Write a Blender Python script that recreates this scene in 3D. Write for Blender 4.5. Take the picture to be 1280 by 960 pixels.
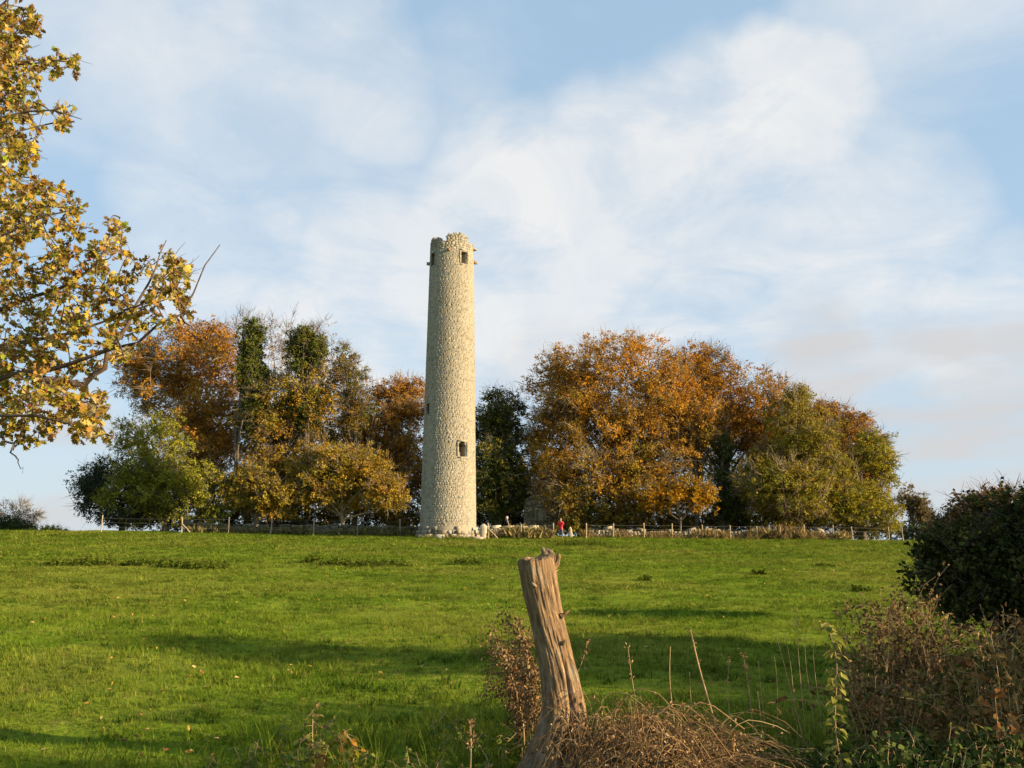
import bpy, math, random
import numpy as np
from mathutils import Vector, Matrix, noise as mnoise

# ------------------------------------------------------------------ clear
for o in list(bpy.data.objects):
    bpy.data.objects.remove(o)
scene = bpy.context.scene
COL = scene.collection
PI = math.pi

# ------------------------------------------------------------------ camera
F = 1060.0                       # focal length in pixels of the 1280x960 photograph
PITCH = math.atan(205.0 / F)     # camera tipped up
CAM = np.array([0.0, 0.0, 1.75])
cd = bpy.data.cameras.new('camera')
cd.sensor_width = 36.0
cd.lens = F / 1280.0 * 36.0
cd.clip_start = 0.05
cd.clip_end = 12000
cam = bpy.data.objects.new('camera', cd)
COL.objects.link(cam)
cam.location = CAM
cam.rotation_euler = (PI / 2 + PITCH, 0, 0)
scene.camera = cam

# ------------------------------------------------------------------ light
SUN_AZ = math.radians(107)       # clockwise from +Y (the view direction)
SUN_EL = math.radians(17)
SUN_DIR = np.array([math.sin(SUN_AZ) * math.cos(SUN_EL), math.cos(SUN_AZ) * math.cos(SUN_EL), math.sin(SUN_EL)])
sl = bpy.data.lights.new('sun', 'SUN')
sl.energy = 5.0
sl.angle = math.radians(0.55)
sl.color = (1.0, 0.785, 0.49)
so = bpy.data.objects.new('sun', sl)
COL.objects.link(so)
so.rotation_euler = Vector(-SUN_DIR).to_track_quat('-Z', 'Y').to_euler()
so.location = (30, -10, 30)

scene.view_settings.view_transform = 'Standard'
scene.view_settings.look = 'None'
scene.view_settings.exposure = 1.3
scene.view_settings.gamma = 1.0
scene.view_settings.use_curve_mapping = False
scene.cycles.use_denoising = True
scene.cycles.max_bounces = 6
scene.cycles.transparent_max_bounces = 8


def raydir(x, y):
    """world direction of a photo pixel"""
    u, v = (x - 640.0) / F, (480.0 - y) / F
    d = np.array([u, math.cos(PITCH) - v * math.sin(PITCH), math.sin(PITCH) + v * math.cos(PITCH)])
    return d


def pix(x, y, Y):
    """point on the ray of a photo pixel at ground distance Y"""
    d = raydir(x, y)
    return CAM + d * (Y / d[1])


def pxm(x, y, Y):
    """metres per photo pixel there"""
    d = raydir(x, y)
    return (Y / d[1]) / F


# ------------------------------------------------------------------ node helpers
class NT:
    def __init__(s, tree):
        s.t = tree
        s.n = tree.nodes
        s.l = tree.links

    def node(s, typ, **kw):
        n = s.n.new(typ)
        for k, v in kw.items():
            if k.startswith('in_'):
                key = k[3:]
                n.inputs[int(key) if key.isdigit() else key].default_value = v
            else:
                setattr(n, k, v)
        return n

    def link(s, a, b):
        s.l.new(a, b)

    def math(s, op, a, b=None, clamp=False):
        n = s.n.new('ShaderNodeMath')
        n.operation = op
        n.use_clamp = clamp
        for i, v in enumerate((a, b)):
            if v is None:
                continue
            if isinstance(v, (int, float)):
                n.inputs[i].default_value = v
            else:
                s.link(v, n.inputs[i])
        return n.outputs[0]

    def mix(s, f, a, b, typ='MIX'):
        n = s.n.new('ShaderNodeMix')
        n.data_type = 'RGBA'
        n.blend_type = typ
        for inp, v in ((n.inputs[0], f), (n.inputs[6], a), (n.inputs[7], b)):
            if isinstance(v, (int, float)):
                inp.default_value = v
            elif isinstance(v, (tuple, list)):
                inp.default_value = (v[0], v[1], v[2], 1)
            else:
                s.link(v, inp)
        return n.outputs[2]

    def ramp(s, fac, stops):
        n = s.n.new('ShaderNodeValToRGB')
        e = n.color_ramp.elements
        while len(e) < len(stops):
            e.new(0.5)
        for k, (p, c) in enumerate(stops):
            e[k].position = p
            e[k].color = (c[0], c[1], c[2], 1) if isinstance(c, (tuple, list)) else (c, c, c, 1)
        s.link(fac, n.inputs[0])
        return n.outputs[0]

    def noise(s, vec, scale, detail=4, rough=0.55, dist=0.0):
        n = s.n.new('ShaderNodeTexNoise')
        n.inputs['Scale'].default_value = scale
        n.inputs['Detail'].default_value = detail
        n.inputs['Roughness'].default_value = rough
        n.inputs['Distortion'].default_value = dist
        if vec is not None:
            s.link(vec, n.inputs['Vector'])
        return n.outputs[0]


# ------------------------------------------------------------------ world: clear sky with thin cloud
world = bpy.data.worlds.new('World')
scene.world = world
world.use_nodes = True
w = NT(world.node_tree)
w.n.clear()
w_out = w.node('ShaderNodeOutputWorld')
w_bg = w.node('ShaderNodeBackground')
w_bg.inputs['Strength'].default_value = 0.058
w.link(w_bg.outputs[0], w_out.inputs[0])
sky = w.node('ShaderNodeTexSky')
sky.sky_type = 'NISHITA'
sky.sun_disc = False
sky.sun_elevation = SUN_EL
sky.sun_rotation = SUN_AZ
sky.altitude = 50
sky.air_density = 1.0
sky.dust_density = 1.2
sky.ozone_density = 1.6
tc = w.node('ShaderNodeTexCoord')
gen = tc.outputs['Generated']
# the cloud layer is a plane overhead: direction / height
sep = w.node('ShaderNodeSeparateXYZ')
w.link(gen, sep.inputs[0])
zc = w.math('ADD', w.math('MAXIMUM', sep.outputs[2], 0.0), 0.14)
comb = w.node('ShaderNodeCombineXYZ')
w.link(w.math('DIVIDE', sep.outputs[0], zc), comb.inputs[0])
w.link(w.math('DIVIDE', sep.outputs[1], zc), comb.inputs[1])
plane = comb.outputs[0]
n1 = w.noise(plane, 1.1, 8, 0.56, 0.6)
n2 = w.noise(plane, 2.8, 8, 0.6, 0.5)
# warped direction for the larger cloud bodies
nz = w.node('ShaderNodeTexNoise')
nz.inputs['Scale'].default_value = 5.0
nz.inputs['Detail'].default_value = 4
w.link(gen, nz.inputs['Vector'])
vs = w.node('ShaderNodeVectorMath', operation='SUBTRACT')
w.link(nz.outputs[1], vs.inputs[0])
vs.inputs[1].default_value = (0.5, 0.5, 0.5)
vsc = w.node('ShaderNodeVectorMath', operation='SCALE')
w.link(vs.outputs[0], vsc.inputs[0])
vsc.inputs['Scale'].default_value = 0.16
vad = w.node('ShaderNodeVectorMath', operation='ADD')
w.link(gen, vad.inputs[0])
w.link(vsc.outputs[0], vad.inputs[1])
vnm = w.node('ShaderNodeVectorMath', operation='NORMALIZE')
w.link(vad.outputs[0], vnm.inputs[0])
wdir = vnm.outputs[0]


def blob(x, y, r_px, strength):
    d = raydir(x, y)
    d = d / np.linalg.norm(d)
    dp = w.node('ShaderNodeVectorMath', operation='DOT_PRODUCT')
    w.link(wdir, dp.inputs[0])
    dp.inputs[1].default_value = tuple(d)
    mr = w.node('ShaderNodeMapRange', interpolation_type='SMOOTHERSTEP')
    w.link(dp.outputs['Value'], mr.inputs['Value'])
    mr.inputs['From Min'].default_value = math.cos(math.atan(r_px / F))
    mr.inputs['From Max'].default_value = 1.0
    mr.inputs['To Min'].default_value = 0.0
    mr.inputs['To Max'].default_value = strength
    return mr.outputs[0]


def total(vals):
    t = vals[0]
    for v in vals[1:]:
        t = w.math('MAXIMUM', t, v)
    return t


bodies = total([blob(*a) for a in (
    (1010, 120, 130, .95), (930, 200, 170, .8), (1070, 215, 140, .7), (800, 235, 170, .9), (680, 285, 190, 1.0), (600, 330, 200, .9),
    (560, 370, 200, .7), (690, 400, 160, .6), (450, 300, 150, .6), (420, 430, 160, .75), (1150, 20, 190, .55), (930, 330, 200, .7), (1060, 300, 190, .6), (820, 370, 150, .55),
    (240, 95, 210, .55), (430, 110, 160, .5), (100, 60, 170, .4), (250, 310, 150, .55), (330, 200, 170, .35), (1230, 380, 130, .5),
    (1000, 430, 130, .2), (560, 160, 140, .22))])
bmap = w.node('ShaderNodeMapping')
bmap.inputs['Scale'].default_value = (2.0, 2.0, 9.0)
w.link(gen, bmap.inputs[0])
band = bmap.outputs[0]
grey = total([blob(*a) for a in (
    (1180, 490, 140, .9), (1040, 478, 110, .9), (1270, 480, 130, .8), (1200, 580, 130, .75), (1280, 560, 140, .8), (60, 560, 110, .7), (200, 560, 90, .5), (1120, 530, 90, .5),
    (700, 470, 120, .3))])
wisp = w.ramp(n1, [(0.42, 0.0), (0.72, 0.85)])
fine = w.ramp(n2, [(0.32, 0.46), (0.60, 1.0)])
cover = w.math('MULTIPLY', w.math('ADD', w.math('MULTIPLY', bodies, 1.0), w.math('MULTIPLY', wisp, 0.40)), fine, clamp=True)
cover = w.math('MULTIPLY', w.ramp(cover, [(0.12, 0.06), (0.80, 0.92)]), w.ramp(w.noise(gen, 7.0, 8, 0.62, 0.8), [(0.30, 0.72), (0.62, 1.0)]))
# the pale band that a low sun gives the lower sky
hz = w.math('MULTIPLY', w.math('POWER', w.math('SUBTRACT', 1.0, w.math('MAXIMUM', sep.outputs[2], 0.0)), 5.0), 0.38)
skyc = w.mix(0.62, sky.outputs[0], (3.5, 5.2, 6.9))
c0 = w.mix(hz, skyc, (6.0, 6.4, 6.6))
c1 = w.mix(w.math('MULTIPLY', cover, 0.86), c0, (6.9, 6.65, 6.35))
c2 = w.mix(w.math('MULTIPLY', w.math('MULTIPLY', grey, w.ramp(w.noise(band, 2.2, 4, 0.5, 0.3), [(0.40, 0.3), (0.56, 1.1)])), 0.95), c1, (4.7, 4.65, 4.7))
w.link(c2, w_bg.inputs['Color'])


# ------------------------------------------------------------------ materials
def mat(name):
    m = bpy.data.materials.new(name)
    m.use_nodes = True
    t = NT(m.node_tree)
    t.n.clear()
    out = t.node('ShaderNodeOutputMaterial')
    return m, t, out


def leaf_mat(name, trans=0.3, rough=0.6, spec=0.25, tint=1.0):
    m, t, out = mat(name)
    at = t.node('ShaderNodeAttribute', attribute_name='Col')
    geo = t.node('ShaderNodeNewGeometry')
    nn = t.noise(geo.outputs['Position'], 9.0, 2)
    c = t.mix(1.0, at.outputs['Color'], t.ramp(nn, [(0.3, 0.78 * tint), (0.7, 1.18 * tint)]), 'MULTIPLY')
    p = t.node('ShaderNodeBsdfPrincipled')
    p.inputs['Roughness'].default_value = rough
    p.inputs['Specular IOR Level'].default_value = spec
    t.link(c, p.inputs['Base Color'])
    tr = t.node('ShaderNodeBsdfTranslucent')
    t.link(c, tr.inputs['Color'])
    mx = t.node('ShaderNodeMixShader')
    mx.inputs[0].default_value = trans
    t.link(p.outputs[0], mx.inputs[1])
    t.link(tr.outputs[0], mx.inputs[2])
    t.link(mx.outputs[0], out.inputs[0])
    return m


def rough_mat(name, c1, c2, scale, rough=0.9, bump=0.3, bscale=None, attr=False, stretch=None, spec=0.2, c3=None, dist=0.02):
    """two-tone noise colour (optionally over the 'Col' attribute) with fine relief"""
    m, t, out = mat(name)
    tcn = t.node('ShaderNodeTexCoord')
    v = tcn.outputs['Object']
    if stretch:
        mp = t.node('ShaderNodeMapping')
        mp.inputs['Scale'].default_value = stretch
        t.link(v, mp.inputs[0])
        v = mp.outputs[0]
    nn = t.noise(v, scale, 6, 0.62)
    stops = [(0.33, c1), (0.66, c2)] if c3 is None else [(0.3, c1), (0.5, c2), (0.7, c3)]
    c = t.ramp(nn, stops)
    if attr:
        at = t.node('ShaderNodeAttribute', attribute_name='Col')
        c = t.mix(1.0, at.outputs['Color'], c, 'MULTIPLY')
    p = t.node('ShaderNodeBsdfPrincipled')
    p.inputs['Roughness'].default_value = rough
    p.inputs['Specular IOR Level'].default_value = spec
    t.link(c, p.inputs['Base Color'])
    b = t.node('ShaderNodeBump')
    b.inputs['Strength'].default_value = bump
    b.inputs['Distance'].default_value = dist
    t.link(t.noise(v, bscale or scale * 3, 6, 0.65), b.inputs['Height'])
    t.link(b.outputs[0], p.inputs['Normal'])
    t.link(p.outputs[0], out.inputs[0])
    return m


M = {}
M['leaf'] = leaf_mat('leaf', 0.28, 0.9, 0.0)
M['leaf_near'] = leaf_mat('leaf_near', 0.38, 0.7, 0.06)
M['leaf_dark'] = leaf_mat('leaf_dark', 0.15, 0.7, 0.05)
M['dead'] = leaf_mat('dead', 0.18, 0.85, 0.1)
M['bark'] = rough_mat('bark', (0.075, 0.06, 0.045), (0.17, 0.14, 0.105), 3.0, bump=0.6)
M['bark_pale'] = rough_mat('bark_pale', (0.17, 0.125, 0.075), (0.31, 0.235, 0.145), 3.0, bump=0.5)
M['bark_near'] = rough_mat('bark_near', (0.06, 0.040, 0.032), (0.15, 0.11, 0.08), 25.0, bump=0.5)
M['twig_straw'] = rough_mat('twig_straw', (0.27, 0.175, 0.08), (0.44, 0.31, 0.155), 8.0, bump=0.3)
M['stone'] = rough_mat('stone', (0.62, 0.58, 0.52), (1.0, 0.97, 0.92), 6.0, bump=0.7, bscale=14, attr=True, dist=0.03)
def tower_stone_mat():
    m, t, out = mat('tower_stone')
    tcn = t.node('ShaderNodeTexCoord')
    v = tcn.outputs['Object']
    at = t.node('ShaderNodeAttribute', attribute_name='Col')
    gr = t.noise(v, 7.0, 6, 0.65)
    mp = t.node('ShaderNodeMapping')
    mp.inputs['Scale'].default_value = (1.3, 1.3, 0.16)
    t.link(v, mp.inputs[0])
    damp = t.noise(mp.outputs[0], 1.0, 5, 0.6, 0.3)
    lich = t.noise(v, 1.6, 6, 0.7)
    c = t.mix(1.0, at.outputs['Color'], t.ramp(gr, [(0.3, (0.74, 0.72, 0.69)), (0.7, (1.12, 1.10, 1.06))]), 'MULTIPLY')
    c = t.mix(1.0, c, t.ramp(damp, [(0.34, (0.70, 0.69, 0.68)), (0.55, (1.0, 1.0, 1.0)), (0.72, (1.10, 1.07, 1.0))]), 'MULTIPLY')
    c = t.mix(t.ramp(lich, [(0.60, 0.0), (0.70, 0.5)]), c, (0.40, 0.385, 0.33))
    c = t.mix(t.ramp(lich, [(0.28, 0.45), (0.38, 0.0)]), c, (0.19, 0.17, 0.125))
    p = t.node('ShaderNodeBsdfPrincipled')
    p.inputs['Roughness'].default_value = 0.95
    p.inputs['Specular IOR Level'].default_value = 0.1
    t.link(c, p.inputs['Base Color'])
    b = t.node('ShaderNodeBump')
    b.inputs['Strength'].default_value = 0.4
    b.inputs['Distance'].default_value = 0.012
    t.link(t.noise(v, 16.0, 6, 0.65), b.inputs['Height'])
    t.link(b.outputs[0], p.inputs['Normal'])
    t.link(p.outputs[0], out.inputs[0])
    return m


M['tower_stone'] = tower_stone_mat()
M['mortar'] = rough_mat('mortar', (0.23, 0.20, 0.15), (0.33, 0.29, 0.22), 4.0, bump=0.8, bscale=12, dist=0.04)
M['post'] = rough_mat('post', (0.22, 0.17, 0.11), (0.42, 0.33, 0.22), 12.0, bump=0.4, stretch=(1, 1, 0.15))
M['wire'] = rough_mat('wire', (0.16, 0.15, 0.14), (0.26, 0.25, 0.23), 10.0, rough=0.5, bump=0.1)


def simple_mat(name, col, rough=0.8, spec=0.2, scale=30.0, var=0.2, bump=0.15):
    lo = tuple(c * (1 - var) for c in col)
    hi = tuple(min(1, c * (1 + var)) for c in col)
    return rough_mat(name, lo, hi, scale, rough=rough, bump=bump, spec=spec, dist=0.01)


# wood of the stump: split, weathered, streaked along its length
def stump_mat():
    m, t, out = mat('weathered_wood')
    uv = t.node('ShaderNodeAttribute', attribute_name='wood')   # around, along in metres
    mp = t.node('ShaderNodeMapping')
    mp.inputs['Scale'].default_value = (26, 26, 5.5)
    t.link(uv.outputs['Vector'], mp.inputs[0])
    streak = t.noise(mp.outputs[0], 1.0, 7, 0.65, 0.5)
    mp2 = t.node('ShaderNodeMapping')
    mp2.inputs['Scale'].default_value = (62, 62, 17)
    t.link(uv.outputs['Vector'], mp2.inputs[0])
    fib = t.noise(mp2.outputs[0], 1.0, 5, 0.7)
    blot = t.noise(uv.outputs['Vector'], 7.0, 5, 0.6)
    c = t.ramp(streak, [(0.32, (0.045, 0.028, 0.016)), (0.45, (0.17, 0.108, 0.058)), (0.58, (0.33, 0.205, 0.10)), (0.76, (0.50, 0.35, 0.19))])
    c = t.mix(t.ramp(fib, [(0.40, 0.0), (0.58, 0.75)]), c, (0.15, 0.098, 0.055))
    c = t.mix(t.ramp(blot, [(0.5, 0.0), (0.72, 0.6)]), c, (0.30, 0.27, 0.20))
    p = t.node('ShaderNodeBsdfPrincipled')
    p.inputs['Roughness'].default_value = 0.85
    p.inputs['Specular IOR Level'].default_value = 0.15
    t.link(c, p.inputs['Base Color'])
    b = t.node('ShaderNodeBump')
    b.inputs['Strength'].default_value = 0.9
    b.inputs['Distance'].default_value = 0.022
    t.link(t.math('ADD', streak, t.math('MULTIPLY', fib, 0.5)), b.inputs['Height'])
    t.link(b.outputs[0], p.inputs['Normal'])
    t.link(p.outputs[0], out.inputs[0])
    return m


M['wood'] = stump_mat()


def field_mat(grass=False):
    m, t, out = mat('grass_blades' if grass else 'turf')
    geo = t.node('ShaderNodeNewGeometry')
    pos = geo.outputs['Position']
    mp = t.node('ShaderNodeMapping')
    mp.inputs['Scale'].default_value = (1, 1, 0.0)
    t.link(pos, mp.inputs[0])
    big = t.noise(mp.outputs[0], 0.11, 4, 0.6)
    mid = t.noise(mp.outputs[0], 0.7, 5, 0.62)
    sm = t.noise(mp.outputs[0], 5.0, 4, 0.65)
    c = t.ramp(mid, [(0.28, (0.066, 0.112, 0.010)), (0.5, (0.128, 0.192, 0.015)), (0.72, (0.195, 0.242, 0.026))])
    patch = t.noise(mp.outputs[0], 0.33, 5, 0.65, 0.6)
    c = t.mix(t.ramp(patch, [(0.55, 0.0), (0.68, 0.6)]), c, (0.050, 0.102, 0.012))
    c = t.mix(t.ramp(big, [(0.42, 0.0), (0.66, 0.55)]), c, (0.27, 0.24, 0.045))
    c = t.mix(t.ramp(sm, [(0.54, 0.0), (0.74, 0.6)]), c, (0.24, 0.195, 0.055))
    dry = t.noise(mp.outputs[0], 0.9, 6, 0.7, 1.0)
    c = t.mix(t.ramp(dry, [(0.60, 0.0), (0.72, 0.55)]), c, (0.25, 0.185, 0.06))
    c = t.mix(t.ramp(sm, [(0.22, 0.5), (0.42, 0.0)]), c, (0.032, 0.058, 0.008))
    if grass:
        oi = t.node('ShaderNodeObjectInfo')
        rnd = t.ramp(oi.outputs['Random'], [(0.0, 0.62), (0.5, 1.0), (0.86, 1.25), (1.0, 1.7)])
        c = t.mix(1.0, c, rnd, 'MULTIPLY')
        c = t.mix(t.ramp(oi.outputs['Random'], [(0.93, 0.0), (0.95, 0.55)]), c, (0.25, 0.19, 0.06))
    p = t.node('ShaderNodeBsdfPrincipled')
    p.inputs['Roughness'].default_value = 0.75 if grass else 0.95
    p.inputs['Specular IOR Level'].default_value = 0.0 if grass else 0.0
    t.link(c, p.inputs['Base Color'])
    if grass:
        tr = t.node('ShaderNodeBsdfTranslucent')
        t.link(c, tr.inputs['Color'])
        mx = t.node('ShaderNodeMixShader')
        mx.inputs[0].default_value = 0.35
        t.link(p.outputs[0], mx.inputs[1])
        t.link(tr.outputs[0], mx.inputs[2])
        t.link(mx.outputs[0], out.inputs[0])
    else:
        b = t.node('ShaderNodeBump')
        b.inputs['Strength'].default_value = 0.9
        b.inputs['Distance'].default_value = 0.12
        t.link(t.math('ADD', t.noise(pos, 3.0, 6, 0.7), t.math('MULTIPLY', t.noise(pos, 14.0, 4, 0.7), 0.5)), b.inputs['Height'])
        t.link(b.outputs[0], p.inputs['Normal'])
        t.link(p.outputs[0], out.inputs[0])
    return m


M['field'] = field_mat()
M['grass'] = field_mat(True)
M['tussock'] = leaf_mat('tussock', 0.3, 0.9, 0.0)


# ------------------------------------------------------------------ mesh building
class MB:
    """collects vertices, faces and vertex colours; build() links them as one mesh object"""

    def __init__(s):
        s.v, s.f, s.c, s.nv, s.u = [], [], [], 0, []

    def add(s, v, f, col=(0.5, 0.5, 0.5)):
        v = np.asarray(v, dtype=np.float64).reshape(-1, 3)
        f = np.asarray(f, dtype=np.int64)
        s.v.append(v)
        s.f.append(f + s.nv)
        c = np.asarray(col, dtype=np.float64)
        if c.ndim == 1:
            c = np.tile(c, (len(v), 1))
        s.c.append(c)
        s.nv += len(v)

    def mesh(s, name, m, smooth=False, origin=None):
        V = np.concatenate(s.v)
        if origin is not None:
            V = V - np.asarray(origin)
        me = bpy.data.meshes.new(name)
        me.vertices.add(len(V))
        me.vertices.foreach_set('co', V.astype(np.float32).ravel())
        loops = np.concatenate([f.ravel() for f in s.f]).astype(np.int32)
        cnt = np.concatenate([np.full(len(f), f.shape[1]) for f in s.f]).astype(np.int32)
        start = np.concatenate([[0], np.cumsum(cnt)[:-1]]).astype(np.int32)
        me.loops.add(len(loops))
        me.loops.foreach_set('vertex_index', loops)
        me.polygons.add(len(cnt))
        me.polygons.foreach_set('loop_start', start)
        if smooth:
            me.polygons.foreach_set('use_smooth', np.ones(len(cnt), dtype=bool))
        ca = me.color_attributes.new('Col', 'FLOAT_COLOR', 'POINT')
        C = np.concatenate(s.c)
        C4 = np.ones((len(C), 4), dtype=np.float32)
        C4[:, :3] = C
        ca.data.foreach_set('color', C4.ravel())
        me.materials.append(m)
        me.update(calc_edges=True)
        return me

    def build(s, name, m, parent=None, smooth=False, origin=None):
        if s.nv == 0:
            return None
        return link(name, s.mesh(name, m, smooth, origin), parent, origin)


def link(name, me, parent=None, loc=None):
    o = bpy.data.objects.new(name, me)
    COL.objects.link(o)
    if loc is not None:
        o.location = loc
    if parent is not None:
        o.parent = parent
    return o


def tag(o, label=None, cat=None, group=None, kind=None):
    if label:
        o['label'] = label
    if cat:
        o['category'] = cat
    if group:
        o['group'] = group
    if kind:
        o['kind'] = kind
    return o


def thing(name, label, cat, loc=(0, 0, 0), group=None):
    o = bpy.data.objects.new(name, None)
    COL.objects.link(o)
    o.location = loc
    o.empty_display_size = 0.3
    return tag(o, label, cat, group)


def nrm(a):
    return a / np.maximum(np.linalg.norm(a, axis=-1, keepdims=True), 1e-9)


def tubes(mb, P, R, sides=5, col=(0.5, 0.5, 0.5), cap=False):
    """P (m,n,3) centre lines, R (m,n) radii"""
    P = np.asarray(P, float)
    R = np.asarray(R, float)
    if P.ndim == 2:
        P, R = P[None], R[None]
    m, n, _ = P.shape
    T = nrm(np.gradient(P, axis=1))
    ref = np.zeros_like(T)
    mean = nrm(T.mean(1))
    vert = np.abs(mean[:, 2]) > 0.8
    ref[vert, :, 0] = 1
    ref[~vert, :, 2] = 1
    N = nrm(np.cross(T, ref))
    B = np.cross(T, N)
    a = np.arange(sides) * 2 * PI / sides
    ring = P[:, :, None] + R[:, :, None, None] * (np.cos(a)[None, None, :, None] * N[:, :, None] + np.sin(a)[None, None, :, None] * B[:, :, None])
    V = ring.reshape(-1, 3)
    i = np.arange(m)[:, None, None] * n * sides + np.arange(n - 1)[None, :, None] * sides
    k = np.arange(sides)[None, None, :]
    k2 = (k + 1) % sides
    Fq = np.stack([i + k, i + k2, i + sides + k2, i + sides + k], -1).reshape(-1, 4)
    c = np.asarray(col, float)
    if c.ndim == 2 and len(c) == m:
        c = np.repeat(c, n * sides, axis=0)
    mb.add(V, Fq, c)
    if cap:
        for q in range(m):
            for e in (0, n - 1):
                base = (q * n + e) * sides
                mb.f.append(np.array([[base + j for j in range(sides)]]) + mb.nv - len(V))


# leaf outlines: (side, along, lift) and faces
TRI = (np.array([(-.30, .05, 0), (.34, .28, .08), (0, 1, 0)], float), np.array([(0, 1, 2)]))
RHOMB = (np.array([(0, 0, 0), (.36, .45, .10), (0, 1, 0), (-.36, .5, .10)], float), np.array([(0, 1, 2, 3)]))
OVATE = (np.array([(0, 0, 0), (.30, .28, .07), (.26, .6, .05), (0, 1, -.10), (-.26, .6, .05), (-.30, .28, .07), (0, .5, 0)], float),
         np.array([(0, 1, 6), (1, 2, 6), (2, 3, 6), (3, 4, 6), (4, 5, 6), (5, 0, 6)]))
CURL = (np.array([(0, 0, 0), (.22, .25, .16), (.16, .65, .30), (.0, .85, .12), (-.2, .6, .26), (-.24, .22, .12), (.03, .45, .0)], float),
        np.array([(0, 1, 6), (1, 2, 6), (2, 3, 6), (3, 4, 6), (4, 5, 6), (5, 0, 6)]))


def lobed():
    half = [(.04, .12), (.28, .27), (.14, .36), (.42, .55), (.19, .60), (.29, .84), (.09, .84)]
    pts = [(0, 0)] + half + [(0, 1.0)] + [(-x, y) for x, y in reversed(half)]
    v = [(x, y, 0.55 * abs(x) - 0.25 * y * y) for x, y in pts]
    mid = len(v)
    v += [(0, .35, 0), (0, .68, -.05)]
    n = len(pts)
    f = []
    for i in range(n):
        j = (i + 1) % n
        c = mid if (pts[i][1] + pts[j][1]) / 2 < .52 else mid + 1
        f.append((i, j, c))
    f.append((4, mid + 1, mid))
    f.append((n - 4, mid, mid + 1))
    return np.array(v, float), np.array(f)


LOBED = lobed()


def leaves(mb, C, D, N, size, col, tpl=RHOMB, jitter=0.0):
    """leaf faces at C, long axis D, face normal about N"""
    tv, tf = tpl
    D = nrm(D)
    S = nrm(np.cross(D, N))
    N2 = np.cross(S, D)
    s = np.asarray(size, float)[:, None, None]
    V = C[:, None] + s * (tv[None, :, 0, None] * S[:, None] + tv[None, :, 1, None] * D[:, None] + tv[None, :, 2, None] * N2[:, None])
    k = len(tv)
    Fi = (np.arange(len(C))[:, None, None] * k + tf[None]).reshape(-1, tf.shape[1])
    mb.add(V.reshape(-1, 3), Fi, np.repeat(np.asarray(col, float), k, axis=0))


def rdirs(rng, n):
    return nrm(rng.normal(size=(n, 3)))


def palette_pick(rng, pal, n, jit=0.18):
    pal = np.asarray(pal, float)
    i = rng.integers(0, len(pal), n)
    j = rng.integers(0, len(pal), n)
    t = rng.random((n, 1)) ** 1.5
    c = pal[i] * (1 - t) + pal[j] * t
    return c * (1 + jit * rng.normal(size=(n, 1))).clip(0.5, 1.6)


# ------------------------------------------------------------------ terrain
def ground_np(X, Y):
    X = np.asarray(X, float)
    Y = np.asarray(Y, float)
    t = np.clip(Y, -30, 82) / 74.0
    z = 2.57 * (0.72 * t + 0.28 * t * np.abs(t)) - 0.0105 * np.clip(X, -60, 60) * np.clip(t, 0, 1.1)
    far = np.clip(Y - 98, 0, None)
    z = z - 0.0009 * np.clip(far, 0, 60) ** 2 - 0.055 * np.clip(far - 60, 0, 260)
    side = np.clip(np.abs(X) - 70, 0, 300)
    z = z - 0.02 * side * np.clip(t, 0, 1)
    # gentle swells and hummocks
    z = z + 0.05 * np.sin(X * 0.31 + 1.3 * np.sin(Y * 0.11)) * np.sin(Y * 0.23 + 0.7) * np.clip(Y / 20, 0, 1)
    z = z + 0.022 * np.sin(X * 1.13 + 2 * np.sin(Y * 0.37)) * np.sin(Y * 0.97 + 1.2 * np.sin(X * 0.41))
    return z


def gz(x, y):
    return float(ground_np(x, y))


def on_ground(px_x, Y):
    X = (px_x - 640.0) / F * (Y / raydir(px_x, 690)[1])
    return np.array([X, Y, gz(X, Y)])


def axis(lo, hi, step, far):
    a = list(np.arange(lo, hi + 1e-6, step))
    s = step
    x = hi
    while x < far[1]:
        s *= 1.16
        x += s
        a.append(x)
    s = step
    x = lo
    while x > far[0]:
        s *= 1.16
        x -= s
        a.insert(0, x)
    return np.array(a)


xs = axis(-46, 46, 0.5, (-4000, 4000))
ys = axis(-6, 104, 0.5, (-3000, 6000))
GX, GY = np.meshgrid(xs, ys)
GZ = ground_np(GX, GY)
hum = np.zeros_like(GZ)
for j in range(GX.shape[0]):
    if -6 <= ys[j] <= 104:
        for i in range(GX.shape[1]):
            if -46 <= xs[i] <= 46:
                hum[j, i] = mnoise.noise((xs[i] * 0.9, ys[j] * 0.9, 3.1)) * 0.035 + mnoise.noise((xs[i] * 0.25, ys[j] * 0.25, 9.1)) * 0.05
GZ = GZ + hum - 0.02
mbf = MB()
nx, ny = len(xs), len(ys)
ii = np.arange(ny - 1)[:, None] * nx + np.arange(nx - 1)[None]
mbf.add(np.stack([GX, GY, GZ], -1).reshape(-1, 3), np.stack([ii, ii + 1, ii + nx + 1, ii + nx], -1).reshape(-1, 4), (0.1, 0.15, 0.02))
tag(mbf.build('field', M['field'], smooth=True), kind='structure')


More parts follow.
